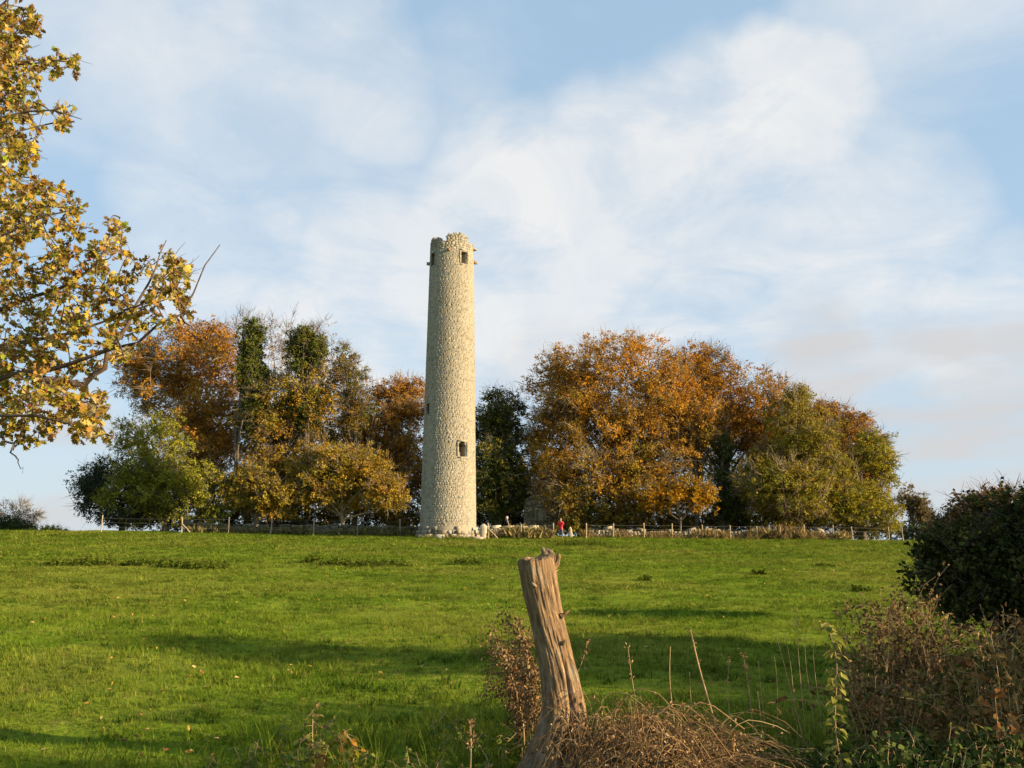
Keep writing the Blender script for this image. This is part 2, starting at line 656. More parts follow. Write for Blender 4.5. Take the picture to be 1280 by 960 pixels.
# ------------------------------------------------------------------ stones
def block(mb, c, ux, uy, uz, hx, hy, hz, rng, rough=0.12, col=(0.4, 0.38, 0.33), ch=0.93):
    """an uneven dressed stone: a box with jittered, chamfered corners (24 tris)"""
    vs_ = []
    for lvl, zz in enumerate((-1, -0.8, 0.8, 1)):
        k = ch if lvl in (0, 3) else 1.0
        for sx, sy in ((-1, -1), (1, -1), (1, 1), (-1, 1)):
            j = rng.normal(size=3) * rough
            vs_.append(np.asarray(c) + ux * hx * (sx * k + j[0] * .5) + uy * hy * (sy * k + j[1] * .5) + uz * hz * (zz + j[2] * .4))
    fs = [(0, 3, 2, 1), (12, 13, 14, 15)]
    for l in range(3):
        for k in range(4):
            a = l * 4 + k
            b_ = l * 4 + (k + 1) % 4
            fs.append((a, b_, b_ + 4, a + 4))
    mb.add(np.array(vs_), np.array(fs), col)


EX, EY, EZ = np.eye(3)
STONE_PAL = [(0.30, 0.27, 0.21), (0.33, 0.295, 0.23), (0.24, 0.222, 0.18), (0.36, 0.33, 0.265), (0.29, 0.245, 0.18), (0.23, 0.22, 0.19)]


# ------------------------------------------------------------------ the round tower
TY = 74.0
TB = pix(560, 671.5, TY)
TB[2] = gz(TB[0], TB[1]) - 0.05
TZ = float(TB[2])
CROWN_TOP = pix(563, 291.5, TY - 1.9)[2] - TZ
CROWN_BASE = pix(563, 309, TY - 1.9)[2] - TZ
R0, R1 = 2.43, 2.00
PHI_C = math.atan2(-TB[1], -TB[0])


def trad(z):
    return R0 + (R1 - R0) * z / CROWN_BASE


def tz_at(y):
    return pix(561, y, TY - 2.0)[2] - TZ


OPEN = [  # angle from the camera side, foot, width, height, kind
    (33, tz_at(327.5), 0.60, 1.15, 'window'), (-58, tz_at(328.0), 0.60, 1.15, 'window'), (124, tz_at(327), 0.5, 1.1, 'window'), (214, tz_at(327), 0.5, 1.1, 'window'),
    (-57, tz_at(516), 0.42, 0.85, 'window'), (30, tz_at(570), 0.74, 1.20, 'doorway'), (140, tz_at(430), 0.4, 0.8, 'window')]


def in_open(th_deg, z, grow_a=0.0, grow_z=0.0):
    for (a, zf, wd, ht, kd) in OPEN:
        r = trad(zf)
        s = ((th_deg - a + 180) % 360 - 180) * PI / 180 * r
        q = (z - zf) / ht
        half = wd / 2
        if kd == 'doorway':
            half *= math.sqrt(max(0, 1 - max(0, (q - 0.5) / 0.62) ** 2)) * (0.86 if q < 0.3 else 1)
            s += 0.10 * (q - 0.5)
        else:
            half *= 1.05 - 0.18 * q
        if abs(s) < half + grow_a and -grow_z < z - zf < ht + grow_z:
            return True
    return False


def crown_top(th):
    """height of the broken battlements above the crown base at angle th (degrees from camera side)"""
    th = (th + 180) % 360 - 180
    full = CROWN_TOP - CROWN_BASE
    prof = [(-180, .85), (-160, .85), (-158, .3), (-135, .3), (-133, .8), (-100, .8), (-98, .35), (-84, .4), (-78, .55), (-74, .86), (-56, .9), (-54, .78), (-40, .76), (-38, .50), (-28, .58), (-22, .45),
            (-15, .40), (-13, .97), (10, 1.02), (36, .99), (43, .9), (46, .55), (60, .45), (66, .40), (74, .58), (84, .6), (88, .3), (100, .3), (102, .85), (135, .85), (137, .35), (156, .3), (158, .85), (180, .85)]
    for (a, h), (b, g) in zip(prof, prof[1:]):
        if a <= th <= b:
            return full * (h + (g - h) * (th - a) / max(b - a, 1e-6))
    return full * .5


tower = thing('round_tower', 'tall tapering round stone tower with broken battlements standing on the field crest', 'tower', tuple(TB))
rng = np.random.default_rng(11)
NA = 120
rows = np.arange(0, CROWN_BASE + 0.01, 0.13)
NR = len(rows)
core = MB()
th = np.arange(NA) * 360.0 / NA


def tpt(th_deg, z, r):
    if 1.2 < z < CROWN_BASE - .3:
        z = z + .11 * mnoise.noise((math.cos(math.radians(th_deg)) * 3.2, math.sin(math.radians(th_deg)) * 3.2, z * .9)) * (0 if in_open(th_deg, z, .35, .35) else 1)
    ph = PHI_C + math.radians(th_deg)
    return (r * math.cos(ph), r * math.sin(ph), z)


Vo = np.array([[tpt(t, z, trad(z) + 0.001 * rng.normal()) for t in th] for z in rows])
Vi = np.array([[tpt(t, z, trad(z) - 0.95) for t in th] for z in rows])
core.add(np.concatenate([Vo.reshape(-1, 3), Vi.reshape(-1, 3)]), np.zeros((0, 4), int), (0.5, 0.5, 0.5))
no = NR * NA
cellopen = np.array([[in_open((i + .5) * 360.0 / NA, (rows[j] + rows[j + 1]) / 2) for i in range(NA)] for j in range(NR - 1)])
qf = []
for j in range(NR - 1):
    for i in range(NA):
        a, b = j * NA + i, j * NA + (i + 1) % NA
        c, d = b + NA, a + NA
        if not cellopen[j, i]:
            qf.append((a, b, c, d))
            qf.append((no + b, no + a, no + d, no + c))
        else:
            for (dj, di, e0, e1) in ((-1, 0, a, b), (1, 0, d, c), (0, -1, a, d), (0, 1, b, c)):
                jj, i2 = j + dj, (i + di) % NA
                if jj < 0 or jj >= NR - 1 or not cellopen[jj, i2]:
                    qf.append((e0, e1, no + e1, no + e0))
core.f.append(np.array(qf))
# crown wall: outer, inner, top faces, and ends where the height steps
qv, qq = [], []
CT = [crown_top((i + .5) * 360 / NA) + 0.05 * rng.normal() for i in range(NA)]
rO, rI = R1 - 0.02, R1 - 0.62
for i in range(NA):
    t0, t1 = th[i], th[i] + 360 / NA
    zt = CROWN_BASE + CT[i]
    k = len(qv)
    qv += [tpt(t0, CROWN_BASE, rO), tpt(t1, CROWN_BASE, rO), tpt(t1, zt, rO), tpt(t0, zt, rO), tpt(t0, CROWN_BASE, rI), tpt(t1, CROWN_BASE, rI), tpt(t1, zt, rI), tpt(t0, zt, rI)]
    qq += [(k, k + 1, k + 2, k + 3), (k + 5, k + 4, k + 7, k + 6), (k + 3, k + 2, k + 6, k + 7)]
    zn, zp = CROWN_BASE + CT[(i + 1) % NA], CROWN_BASE + CT[i - 1]
    if zn < zt:
        m_ = len(qv)
        qv += [tpt(t1, zn, rO), tpt(t1, zn, rI)]
        qq += [(k + 2, m_, m_ + 1, k + 6)]
    if zp < zt:
        m_ = len(qv)
        qv += [tpt(t0, zp, rO), tpt(t0, zp, rI)]
        qq += [(m_, k + 3, k + 7, m_ + 1)]
core.add(qv, qq)
# ring that closes the top of the thick wall inside the crown
rg = [tpt(t, CROWN_BASE, R1 - 0.06) for t in th] + [tpt(t, CROWN_BASE, R1 - 0.97) for t in th]
core.add(rg, [(i, (i + 1) % NA, NA + (i + 1) % NA, NA + i) for i in range(NA)])
core.build('wall', M['mortar'], tower)

# facing stones, one uneven block each, joined
face = MB()
z = 0.9
while z < CROWN_TOP + 0.05:
    hgt = rng.uniform(0.10, 0.24)
    r = trad(min(z + hgt / 2, CROWN_BASE))
    a = rng.uniform(0, 20)
    end = a + 360
    while a < end - 2:
        wd = rng.uniform(0.13, 0.50)
        da = min(math.degrees(wd / r), end - a)
        zm = z + hgt / 2
        th_m = a + da / 2
        ok = True
        if zm > CROWN_BASE - 0.05 and zm + hgt * .45 > CROWN_BASE + crown_top(th_m) + 0.08 * rng.normal():
            ok = False
        for fa in (0.06, 0.35, 0.65, 0.94):
            for fz in (0.1, 0.5, 0.9):
                if in_open(a + da * fa, z + hgt * fz, -0.02, -0.02):
                    ok = False
        if ok:
            ga = math.degrees(0.004 / r)
            pr = rng.uniform(0.0025, 0.0042) + (0.006 if rng.random() < .05 else 0)
            col = palette_pick(rng, STONE_PAL, 1, 0.06)[0] * .8 + np.array([.30, .27, .21]) * .2
            if zm > CROWN_BASE - 1.5:
                col = col * np.array([1.05, 1.05, 1.05])
            a0, a1, z0, z1 = a + ga, a + da - ga, z + .005, z + hgt - .005
            ins = math.degrees(0.006 / r)
            j = lambda s=0.0009: rng.normal() * s
            vv = [tpt(a0, z0, r - .02), tpt(a1, z0, r - .02), tpt(a1, z1, r - .02), tpt(a0, z1, r - .02),
                  tpt(a0 + ins, z0 + .005 + j(), r + pr + j()), tpt(a1 - ins, z0 + .005 + j(), r + pr + j()), tpt(a1 - ins, z1 - .005 + j(), r + pr + j()), tpt(a0 + ins, z1 - .005 + j(), r + pr + j())]
            face.add(vv, [(4, 5, 6, 7), (0, 1, 5, 4), (1, 2, 6, 5), (2, 3, 7, 6), (3, 0, 4, 7)], col)
        a += da
    z += hgt
tag(face.build('facing_stones', M['tower_stone'], tower), kind='stuff')

# surrounds of the openings: jamb stones, lintel, sill
for (a, zf, wd, ht, kd) in OPEN:
    sb = MB()
    r = trad(zf + ht / 2) + 0.002
    ph = PHI_C + math.radians(a)
    out = np.array([math.cos(ph), math.sin(ph), 0])
    sd = np.array([-math.sin(ph), math.cos(ph), 0])

    def st(ds, dz, hw, hh):
        block(sb, out * (r - 0.14) + sd * ds + EZ * (zf + dz), sd, out, EZ, hw, 0.15, hh, rng, 0.10, palette_pick(rng, STONE_PAL, 1, .1)[0])
    nst = 3
    for s in (-1, 1):
        for k in range(nst):
            st(s * (wd / 2 + 0.10), ht * (k + .5) / nst, 0.075, ht / nst * 0.47)
    st(0, ht + 0.12, wd / 2 + 0.12, 0.08)
    st(0.05 * rng.normal(), -0.12, wd / 2 + 0.1, 0.08)
    sb.build(kd, M['tower_stone'], tower)

# stones jutting out below the battlements
for (a, zz, ln, hh, colr) in ((-86, tz_at(322), 0.24, 0.15, (.30, .28, .25)), (84, tz_at(319.5), 0.26, 0.15, (.36, .27, .17)), (-8, tz_at(312), 0.16, 0.11, (.30, .17, .13)), (78, tz_at(304), 0.22, 0.10, (.40, .34, .22)), (176, tz_at(320), 0.3, 0.13, (.35, .3, .25))):
    cb = MB()
    ph = PHI_C + math.radians(a)
    out = np.array([math.cos(ph), math.sin(ph), 0])
    sd = np.array([-math.sin(ph), math.cos(ph), 0])
    block(cb, out * (R1 + ln / 2 - 0.05) + EZ * zz, sd, out, EZ, 0.12, ln / 2 + 0.1, hh * .85, rng, 0.2, colr)
    cb.build('corbel', M['stone'], tower)

# the stepped foundation course, every block its own part
for lvl, (z0, hh, rr) in enumerate(((-0.08, 0.36, R0 + 0.32), (0.27, 0.34, R0 + 0.22), (0.60, 0.34, R0 + 0.11))):
    a = 7.0 * lvl
    while a < 359:
        da = min(rng.uniform(6, 19), 360 + 7 * lvl - a)
        ph = PHI_C + math.radians(a + da / 2)
        out = np.array([math.cos(ph), math.sin(ph), 0])
        sd = np.array([-math.sin(ph), math.cos(ph), 0])
        if lvl == 2 and rng.random() < .35:
            a += da
            continue
        pb = MB()
        o_ = out * (rr - 0.3 + 0.035 * rng.normal()) + EZ * (z0 + hh / 2 + 0.02 * rng.normal())
        block(pb, (0, 0, 0), sd, out, EZ, rr * math.radians(da) / 2 * .96, 0.30, hh / 2 * rng.uniform(.8, 1.0), rng, 0.22, palette_pick(rng, STONE_PAL, 1, .1)[0] * 1.05)
        pb.build('foundation_stone', M['stone'], tower, origin=None).location = o_
        a += da


def boulder(name, label, cat, c, hx, hy, hz, seed, tilt=0.0, col=(0.45, 0.42, 0.35), taper=0.0, group=None):
    r_ = np.random.default_rng(seed)
    mb = MB()
    n, k = 10, 8
    V = []
    for j in range(k + 1):
        v = -1 + 2 * j / k
        rad = (1 - abs(v) ** 5) ** .5 * .92 + .08 if 0 < j < k else 0.30
        for i in range(n):
            t = 2 * PI * i / n
            cx_, cy_ = math.cos(t), math.sin(t)
            sq = 1 / max(abs(cx_), abs(cy_)) ** .72
            q = 1 + 0.09 * r_.normal()
            V.append((cx_ * sq * rad * hx * q * (1 + taper * v), cy_ * sq * rad * hy * q, hz * v * (1 + .03 * r_.normal())))
    V = np.array(V)
    ct, s_ = math.cos(tilt), math.sin(tilt)
    V = np.stack([V[:, 0] * ct + V[:, 2] * s_, V[:, 1], -V[:, 0] * s_ + V[:, 2] * ct], -1)
    fs = [(j * n + i, j * n + (i + 1) % n, (j + 1) * n + (i + 1) % n, (j + 1) * n + i) for j in range(k) for i in range(n)]
    mb.add(V, fs, col)
    mb.f.append(np.array([[i for i in range(n)][::-1], [k * n + i for i in range(n)]]))
    o = mb.build(name, M['stone'])
    o.location = c
    return tag(o, label, cat, group)


p = on_ground(604, 72.6)
boulder('standing_stone', 'pale upright stone slab wider at its top beside the tower foot', 'stone', (p[0], p[1], p[2] + .55), .27, .16, .68, 3, 0.04, (0.47, 0.42, 0.33), 0.18)
p = on_ground(549, 70.6)
boulder('fallen_block', 'squared pale block lying in the grass below the tower front', 'stone', (p[0], p[1], p[2] + .12), .38, .28, .24, 4, 0.05, (0.48, 0.44, 0.36))
p = on_ground(596, 71.6)
boulder('fallen_block', 'low flat stones edge lying between tower foot and upright slab', 'stone', (p[0], p[1], p[2] + .05), .55, .3, .15, 5, 0.0, (0.45, 0.40, 0.32))
p = on_ground(713.3, 76.6)
boulder('pale_headstone', 'small pale pointed stone beside the person in red', 'stone', (p[0], p[1], p[2] + .5), .17, .10, .50, 6, 0.0, (0.40, 0.37, 0.30), -0.45)


# ------------------------------------------------------------------ dry stone walls
def rubble_wall(name, label, pts, height, seed, thick=0.5, pal=STONE_PAL, size=0.30, ragged=0.25):
    """pts: (photo x, distance) along the wall's foot"""
    r_ = np.random.default_rng(seed)
    P = np.array([on_ground(x, Y) for x, Y in pts])
    o = thing(name, label, 'wall', tuple(P[0]))
    seg = np.linalg.norm(np.diff(P[:, :2], axis=0), axis=1)
    L = seg.sum()
    cum = np.concatenate([[0], np.cumsum(seg)])

    def at(s):
        x = np.interp(s, cum, P[:, 0])
        y = np.interp(s, cum, P[:, 1])
        return np.array([x, y, gz(x, y)])
    stn, cop, fill = MB(), [], MB()
    hgt = lambda s: height * (1 + ragged * mnoise.noise((s * .35, seed, 0.3)) + .5 * ragged * mnoise.noise((s * 1.3, seed, 4.3)))
    d0 = nrm(P[-1] - P[0])
    d0[2] = 0
    nn = np.array([-d0[1], d0[0], 0])
    # filling
    S = np.arange(0, L + .3, .4)
    fv, ff = [], []
    for k, s in enumerate(S):
        q = at(min(s, L)) - P[0]
        h = hgt(s) * .86
        for w_, zz in ((-.42, -.2), (-.36, h), (.36, h), (.42, -.2)):
            fv.append(q + nn * w_ * thick + EZ * zz)
        if k:
            b_ = 4 * k
            ff += [(b_ - 4 + j, b_ + j, b_ + j + 1, b_ - 3 + j) for j in range(3)]
    fill.add(fv, ff, (.3, .28, .24))
    fill.f.append(np.array([(0, 1, 2, 3), (len(fv) - 1, len(fv) - 2, len(fv) - 3, len(fv) - 4)]))
    fill.build('wall_core', M['mortar'], o)
    z = -0.05
    while z < height * 1.15:
        hh = r_.uniform(size * .45, size * .85)
        s = r_.uniform(0, .2)
        while s < L - .1:
            wd = r_.uniform(size * .7, size * 1.8)
            if z + hh * .5 < hgt(s + wd / 2):
                q = at(min(s + wd / 2, L)) - P[0]
                for side in (-1, 1):
                    block(stn, q + nn * side * thick * .34 + EZ * (z + hh / 2), d0, nn, EZ, wd / 2 * .97, thick * .2, hh / 2 * .97, r_, .34, palette_pick(r_, pal, 1, .2)[0])
            s += wd
        z += hh
    tag(stn.build('wall_stones', M['stone'], o), kind='stuff')
    # larger stones along the top
    s = 0.1
    protos = []
    for k in range(6):
        pb = MB()
        block(pb, (0, 0, 0), d0, nn, EZ, .34 + .1 * r_.random(), thick * .5, .13 + .04 * r_.random(), r_, .16, palette_pick(r_, pal, 1, .12)[0] * (1.25 if ragged < .2 else .9))
        protos.append(pb.mesh('coping_stone', M['stone']))
    while s < L - .3:
        q = at(s) - P[0]
        if ragged > .2 and r_.random() < .6:
            s += .9
            continue
        c = link('coping_stone', protos[r_.integers(0, 6)], o, q + EZ * (hgt(s) + .03))
        c.rotation_euler = (r_.normal() * .06, r_.normal() * .1, r_.normal() * .12)
        s += r_.uniform(.72, 1.3)
    return o


GREYS = [(0.22, 0.19, 0.13), (0.28, 0.24, 0.17), (0.16, 0.15, 0.10), (0.36, 0.32, 0.24), (0.13, 0.13, 0.06)]
rubble_wall('stone_wall', 'low mossy rubble wall under the golden trees left of the tower', [(232, 80.5), (330, 80), (430, 79), (524, 77.5)], 0.7, 21, pal=[(.15, .14, .085), (.20, .175, .11), (.11, .11, .05), (.26, .225, .15)], size=.22, ragged=.35)
rubble_wall('stone_wall', 'neat low wall with pale coping stones right of the tower', [(606, 76.5), (650, 77), (673, 77.5)], 0.85, 22, ragged=.12, size=.22)
rubble_wall('stone_wall', 'tumbled overgrown rubble wall below the orange beech and olive trees', [(735, 80.5), (850, 81), (960, 82), (1062, 83)], 0.6, 23, pal=GREYS, ragged=.7, size=.22)


# ------------------------------------------------------------------ ruined gable among the trees
def ruin():
    r_ = np.random.default_rng(31)
    b = on_ground(675, 88.2)
    o = thing('ruined_gable', 'grey ruined stone gable standing in shade behind the person', 'ruin', tuple(b))
    m_ = pxm(675, 640, 88.2)
    half, eave, apex = 20 * m_, 3.4, 5.0
    core_ = MB()
    v = [(-half, 0, -.3), (half, 0, -.3), (half, 0, eave * .8), (half * .3, 0, apex * .93), (0, 0, apex), (-half, 0, eave)]
    v2 = [(x, .8, z) for x, y, z in v]
    core_.add(v + v2, np.array([(0, 1, 7, 6), (1, 2, 8, 7), (2, 3, 9, 8), (3, 4, 10, 9), (4, 5, 11, 10), (5, 0, 6, 11)]))
    core_.f.append(np.array([(0, 5, 4, 3, 2, 1), (6, 7, 8, 9, 10, 11)]))
    core_.build('wall', M['mortar'], o)
    fs = MB()
    z = 0.0
    while z < apex:
        hh = r_.uniform(.10, .2)
        x = -half
        while x < half:
            wd = r_.uniform(.16, .42)
            xm, zm = x + wd / 2, z + hh / 2
            lim = np.interp(xm, [-half, 0, half * .3, half], [eave, apex, apex * .93, eave * .8])
            slit = abs(xm - .1) < .3 and 1.6 < zm < 2.9
            if zm < lim and not slit:
                block(fs, (xm, -.02, zm), EX, EY, EZ, wd / 2 * .98, .07 + .015 * r_.random(), hh / 2 * .98, r_, .10, palette_pick(r_, GREYS, 1, .12)[0] * .85)  # tree shade partly put into the darker stone colour
            x += wd
        z += hh
    tag(fs.build('facing_stones', M['stone'], o), kind='stuff')
    win = MB()
    for (dx, dz, hx, hz) in ((-.42, 2.25, .12, .7), (.62, 2.25, .12, .7), (.1, 3.05, .6, .12)):
        block(win, (dx, -.06, dz), EX, EY, EZ, hx, .12, hz, r_, .08, (.24, .225, .18))
    win.build('window', M['stone'], o)


ruin()


# ------------------------------------------------------------------ fences
def fence(name, label, posts, hgt, wires, brace=(), seed=0, rad=.062):
    r_ = np.random.default_rng(seed)
    P = [on_ground(x, Y) for x, Y in posts]
    o = thing(name, label, 'fence', tuple(P[0]))
    for k, p_ in enumerate(P):
        pb = MB()
        h = hgt * r_.uniform(.92, 1.06)
        lean = r_.normal(size=2) * .03
        n = 6
        zz = np.linspace(-.25, h, n)
        line = np.stack([lean[0] * zz, lean[1] * zz, zz], -1)
        tubes(pb, line, np.full(n, rad) * (1 + .06 * r_.normal(size=n)), 8, cap=True)
        pb.build('post', M['post'], o).location = p_ - P[0]
        if k in brace:
            bb = MB()
            tubes(bb, np.array([(0.06, -.02, .75), (.45, -.02, .4), (.85, -.02, -.05)]), np.full(3, .05), 7, cap=True)
            bb.build('brace', M['post'], o).location = p_ - P[0]
    for wz in wires:
        wb = MB()
        line = []
        for a, b in zip(P, P[1:]):
            for t in (0, .25, .5, .75):
                q = a * (1 - t) + b * t
                line.append(q - P[0] + EZ * (wz - .05 * math.sin(PI * t)) + EY * -.06)
        line.append(P[-1] - P[0] + EZ * wz + EY * -.06)
        tubes(wb, np.array(line), np.full(len(line), .006), 4)
        wb.build('wire', M['wire'], o)
    return o


fence('wire_fence', 'wooden post and wire fence in front of the mossy left wall', [(124, 79), (225, 78), (284, 77.8), (337, 77.5), (391, 77), (446, 76.7), (500, 76.3)], 1.42, (.45, .85, 1.25), (1,), 41)
fence('wire_fence', 'pale post and wire fence before the neat wall beside the tower', [(610.5, 73.5), (651, 74.5), (692, 76)], 1.28, (.5, 1.1), (0,), 42, .055)
fence('wire_fence', 'row of weathered posts along the tumbled wall at the wood edge', [(733, 77), (767, 77.5), (806, 78), (841, 78.3), (879, 78.6), (914, 79), (948, 79.3), (977, 79.6), (1007, 80), (1043, 80.5), (1067, 81), (1113, 82), (1130, 78.5)], 1.3, (.4, .8, 1.15), (), 43)
# leaning stake with a pale round head behind the wall
p = on_ground(637, 79.5)
mk = thing('leaning_stake', 'thin leaning grey stake with pale round head behind the neat wall', 'stake', tuple(p))
mb = MB()
tubes(mb, np.array([(.1, 0, -.2), (.05, 0, .5), (-.12, 0, 1.2), (-.25, 0, 1.6)]), np.array([.05, .05, .045, .04]), 7, (.3, .3, .3), True)
mb.build('shaft', M['post'], mk)
mb = MB()
aa = np.linspace(-PI / 2, PI / 2, 8)
tubes(mb, np.stack([-.26 + .04 * np.sin(aa), 0 * aa, 1.68 + .17 * np.sin(aa)], -1), .135 * np.cos(aa) + .01, 10, (.62, .52, .50), True)
mb.build('head', simple_mat('pale_cap', (.42, .33, .30)), mk)


# ------------------------------------------------------------------ the person in red
def skin_mesh(name, joints, edges, m, parent, root=0, sub=2):
    """joints: name -> (x, y, z, r) ; grown with Skin + Subdivision"""
    keys = list(joints)
    me = bpy.data.meshes.new(name)
    me.from_pydata([joints[k][:3] for k in keys], [(keys.index(a), keys.index(b)) for a, b in edges], [])
    me.materials.append(m)
    o = link(name, me, parent)
    sk = o.modifiers.new('skin', 'SKIN')
    sk.use_smooth_shade = True
    if not me.skin_vertices:
        bpy.context.view_layer.objects.active = o
    for i, k in enumerate(keys):
        r = joints[k][3]
        me.skin_vertices[0].data[i].radius = (r, r) if not isinstance(r, tuple) else r
        me.skin_vertices[0].data[i].use_root = i == root
    sb = o.modifiers.new('sub', 'SUBSURF')
    sb.levels = sub
    sb.render_levels = sub
    return o


def person():
    b = on_ground(701.5, 75.2)
    o = thing('person', 'person in a red jacket and grey trousers raising both hands to the face', 'person', tuple(b))
    o.rotation_euler = (0, 0, math.radians(-18))      # local -Y is the way they face
    skin = simple_mat('skin', (.52, .32, .23), .6)
    red = simple_mat('red_cloth', (.50, .025, .04), .75)
    jean = simple_mat('grey_cloth', (.10, .105, .13), .85)
    hair = simple_mat('hair', (.10, .06, .035), .6)
    shoe = simple_mat('shoe', (.04, .035, .03), .6)
    J = {'pelvis': (0, 0, .92, .12), 'waist': (0, 0, 1.08, .115), 'chest': (0, -.01, 1.30, .14), 'neck0': (0, 0, 1.46, .075), 'neck1': (0, -.01, 1.53, .052), 'jaw': (0, -.04, 1.59, .068), 'head': (0, -.015, 1.68, .092), 'top': (0, 0, 1.745, .060), 'nose': (0, -.122, 1.655, .012)}
    E = [('pelvis', 'waist'), ('waist', 'chest'), ('chest', 'neck0'), ('neck0', 'neck1'), ('neck1', 'jaw'), ('jaw', 'head'), ('head', 'top'), ('head', 'nose')]
    for s, n in ((-1, 'l'), (1, 'r')):
        J.update({n + 'sh': (s * .17, 0, 1.41, .062), n + 'el': (s * .27, -.10, 1.20, .043), n + 'wr': (s * .13, -.27, 1.45, .028), n + 'pa': (s * .085, -.285, 1.53, .030),
                  n + 'hip': (s * .09, 0, .86, .092), n + 'kn': (s * .105, -.02, .48, .056), n + 'an': (s * .11, .02, .09, .040), n + 'ft': (s * .125, -.13, .03, .036)})
        E += [('chest', n + 'sh'), (n + 'sh', n + 'el'), (n + 'el', n + 'wr'), (n + 'wr', n + 'pa'), ('pelvis', n + 'hip'), (n + 'hip', n + 'kn'), (n + 'kn', n + 'an'), (n + 'an', n + 'ft')]
        for k in range(4):      # fingers curled round the device
            a = (s * (.085 - .004 * k), -.305 + .0 * k, 1.575 - .021 * k, .0085)
            c = (s * (.045), -.335, 1.585 - .021 * k, .0075)
            J[n + 'f%d' % k] = a
            J[n + 'g%d' % k] = c
            E += [(n + 'pa', n + 'f%d' % k), (n + 'f%d' % k, n + 'g%d' % k)]
        J[n + 't'] = (s * .06, -.275, 1.50, .010)
        J[n + 't2'] = (s * .035, -.283, 1.53, .009)
        E += [(n + 'pa', n + 't'), (n + 't', n + 't2')]
    skin_mesh('body', J, E, skin, o)
    # clothes follow the body
    JJ = {'hem': (0, 0, .84, .165), 'pelvis': (0, 0, .95, .160), 'waist': (0, 0, 1.10, .148), 'chest': (0, -.01, 1.30, .168), 'col': (0, 0, 1.45, .085), 'col2': (0, -.005, 1.50, .068)}
    EE = [('hem', 'pelvis'), ('pelvis', 'waist'), ('waist', 'chest'), ('chest', 'col'), ('col', 'col2')]
    for s, n in ((-1, 'l'), (1, 'r')):
        JJ.update({n + 'sh': (s * .18, 0, 1.405, .078), n + 'el': (s * .275, -.10, 1.20, .060), n + 'wr': (s * .14, -.262, 1.435, .042)})
        EE += [('chest', n + 'sh'), (n + 'sh', n + 'el'), (n + 'el', n + 'wr')]
    tag(skin_mesh('jacket', JJ, EE, red, o, 1), 'red hip-length jacket')
    JT = {'top': (0, 0, .93, .135), 'cr': (0, 0, .84, .125)}
    ET = [('top', 'cr')]
    for s, n in ((-1, 'l'), (1, 'r')):
        JT.update({n + 'hip': (s * .085, 0, .74, .100), n + 'kn': (s * .105, -.02, .48, .075), n + 'an': (s * .11, .02, .11, .062)})
        ET += [('cr', n + 'hip'), (n + 'hip', n + 'kn'), (n + 'kn', n + 'an')]
    tag(skin_mesh('trousers', JT, ET, jean, o), 'grey trousers')
    for s in (-1, 1):
        skin_mesh('shoe', {'heel': (s * .11, .05, .045, .048), 'mid': (s * .115, -.04, .04, .048), 'toe': (s * .125, -.15, .035, .040)}, [('heel', 'mid'), ('mid', 'toe')], shoe, o, 1)
    skin_mesh('hair', {'crown': (0, .02, 1.735, .088), 'back': (0, .055, 1.66, .085), 'nape': (0, .06, 1.57, .060)}, [('crown', 'back'), ('back', 'nape')], hair, o)
    eye = simple_mat('eye', (.05, .04, .03), .3)
    for s in (-1, 1):
        skin_mesh('eye', {'a': (s * .034, -.098, 1.685, .010), 'b': (s * .034, -.108, 1.685, .008)}, [('a', 'b')], eye, o, 0, 1)
        skin_mesh('ear', {'a': (s * .096, .0, 1.69, .013), 'b': (s * .100, .004, 1.65, .011)}, [('a', 'b')], skin, o, 0, 1)
    skin_mesh('mouth', {'a': (-.022, -.106, 1.605, .007), 'b': (.022, -.106, 1.605, .007)}, [('a', 'b')], simple_mat('lip', (.36, .14, .12)), o, 0, 1)
    # the camera they hold: a thing of its own
    mb_ = MB()
    block(mb_, (0, 0, 0), EX, EY, EZ, .065, .018, .038, np.random.default_rng(5), .0, (.05, .05, .05))
    d = mb_.build('compact_camera', simple_mat('black_case', (.03, .03, .032), .4))
    lm = MB()
    tubes(lm, np.array([(0, -.012, 0), (0, -.03, 0), (0, -.05, 0)]), np.array([.028, .028, .024]), 12, cap=True)
    lm.build('lens', simple_mat('lens_ring', (.05, .05, .055), .3), d)
    c_, s_ = math.cos(math.radians(-18)), math.sin(math.radians(-18))
    lx, ly = 0, -.318
    d.location = (b[0] + lx * c_ - ly * s_, b[1] + lx * s_ + ly * c_, b[2] + 1.555)
    d.rotation_euler = (0, 0, math.radians(-18))
    tag(d, 'small dark camera held up by the person in red', 'camera')


person()


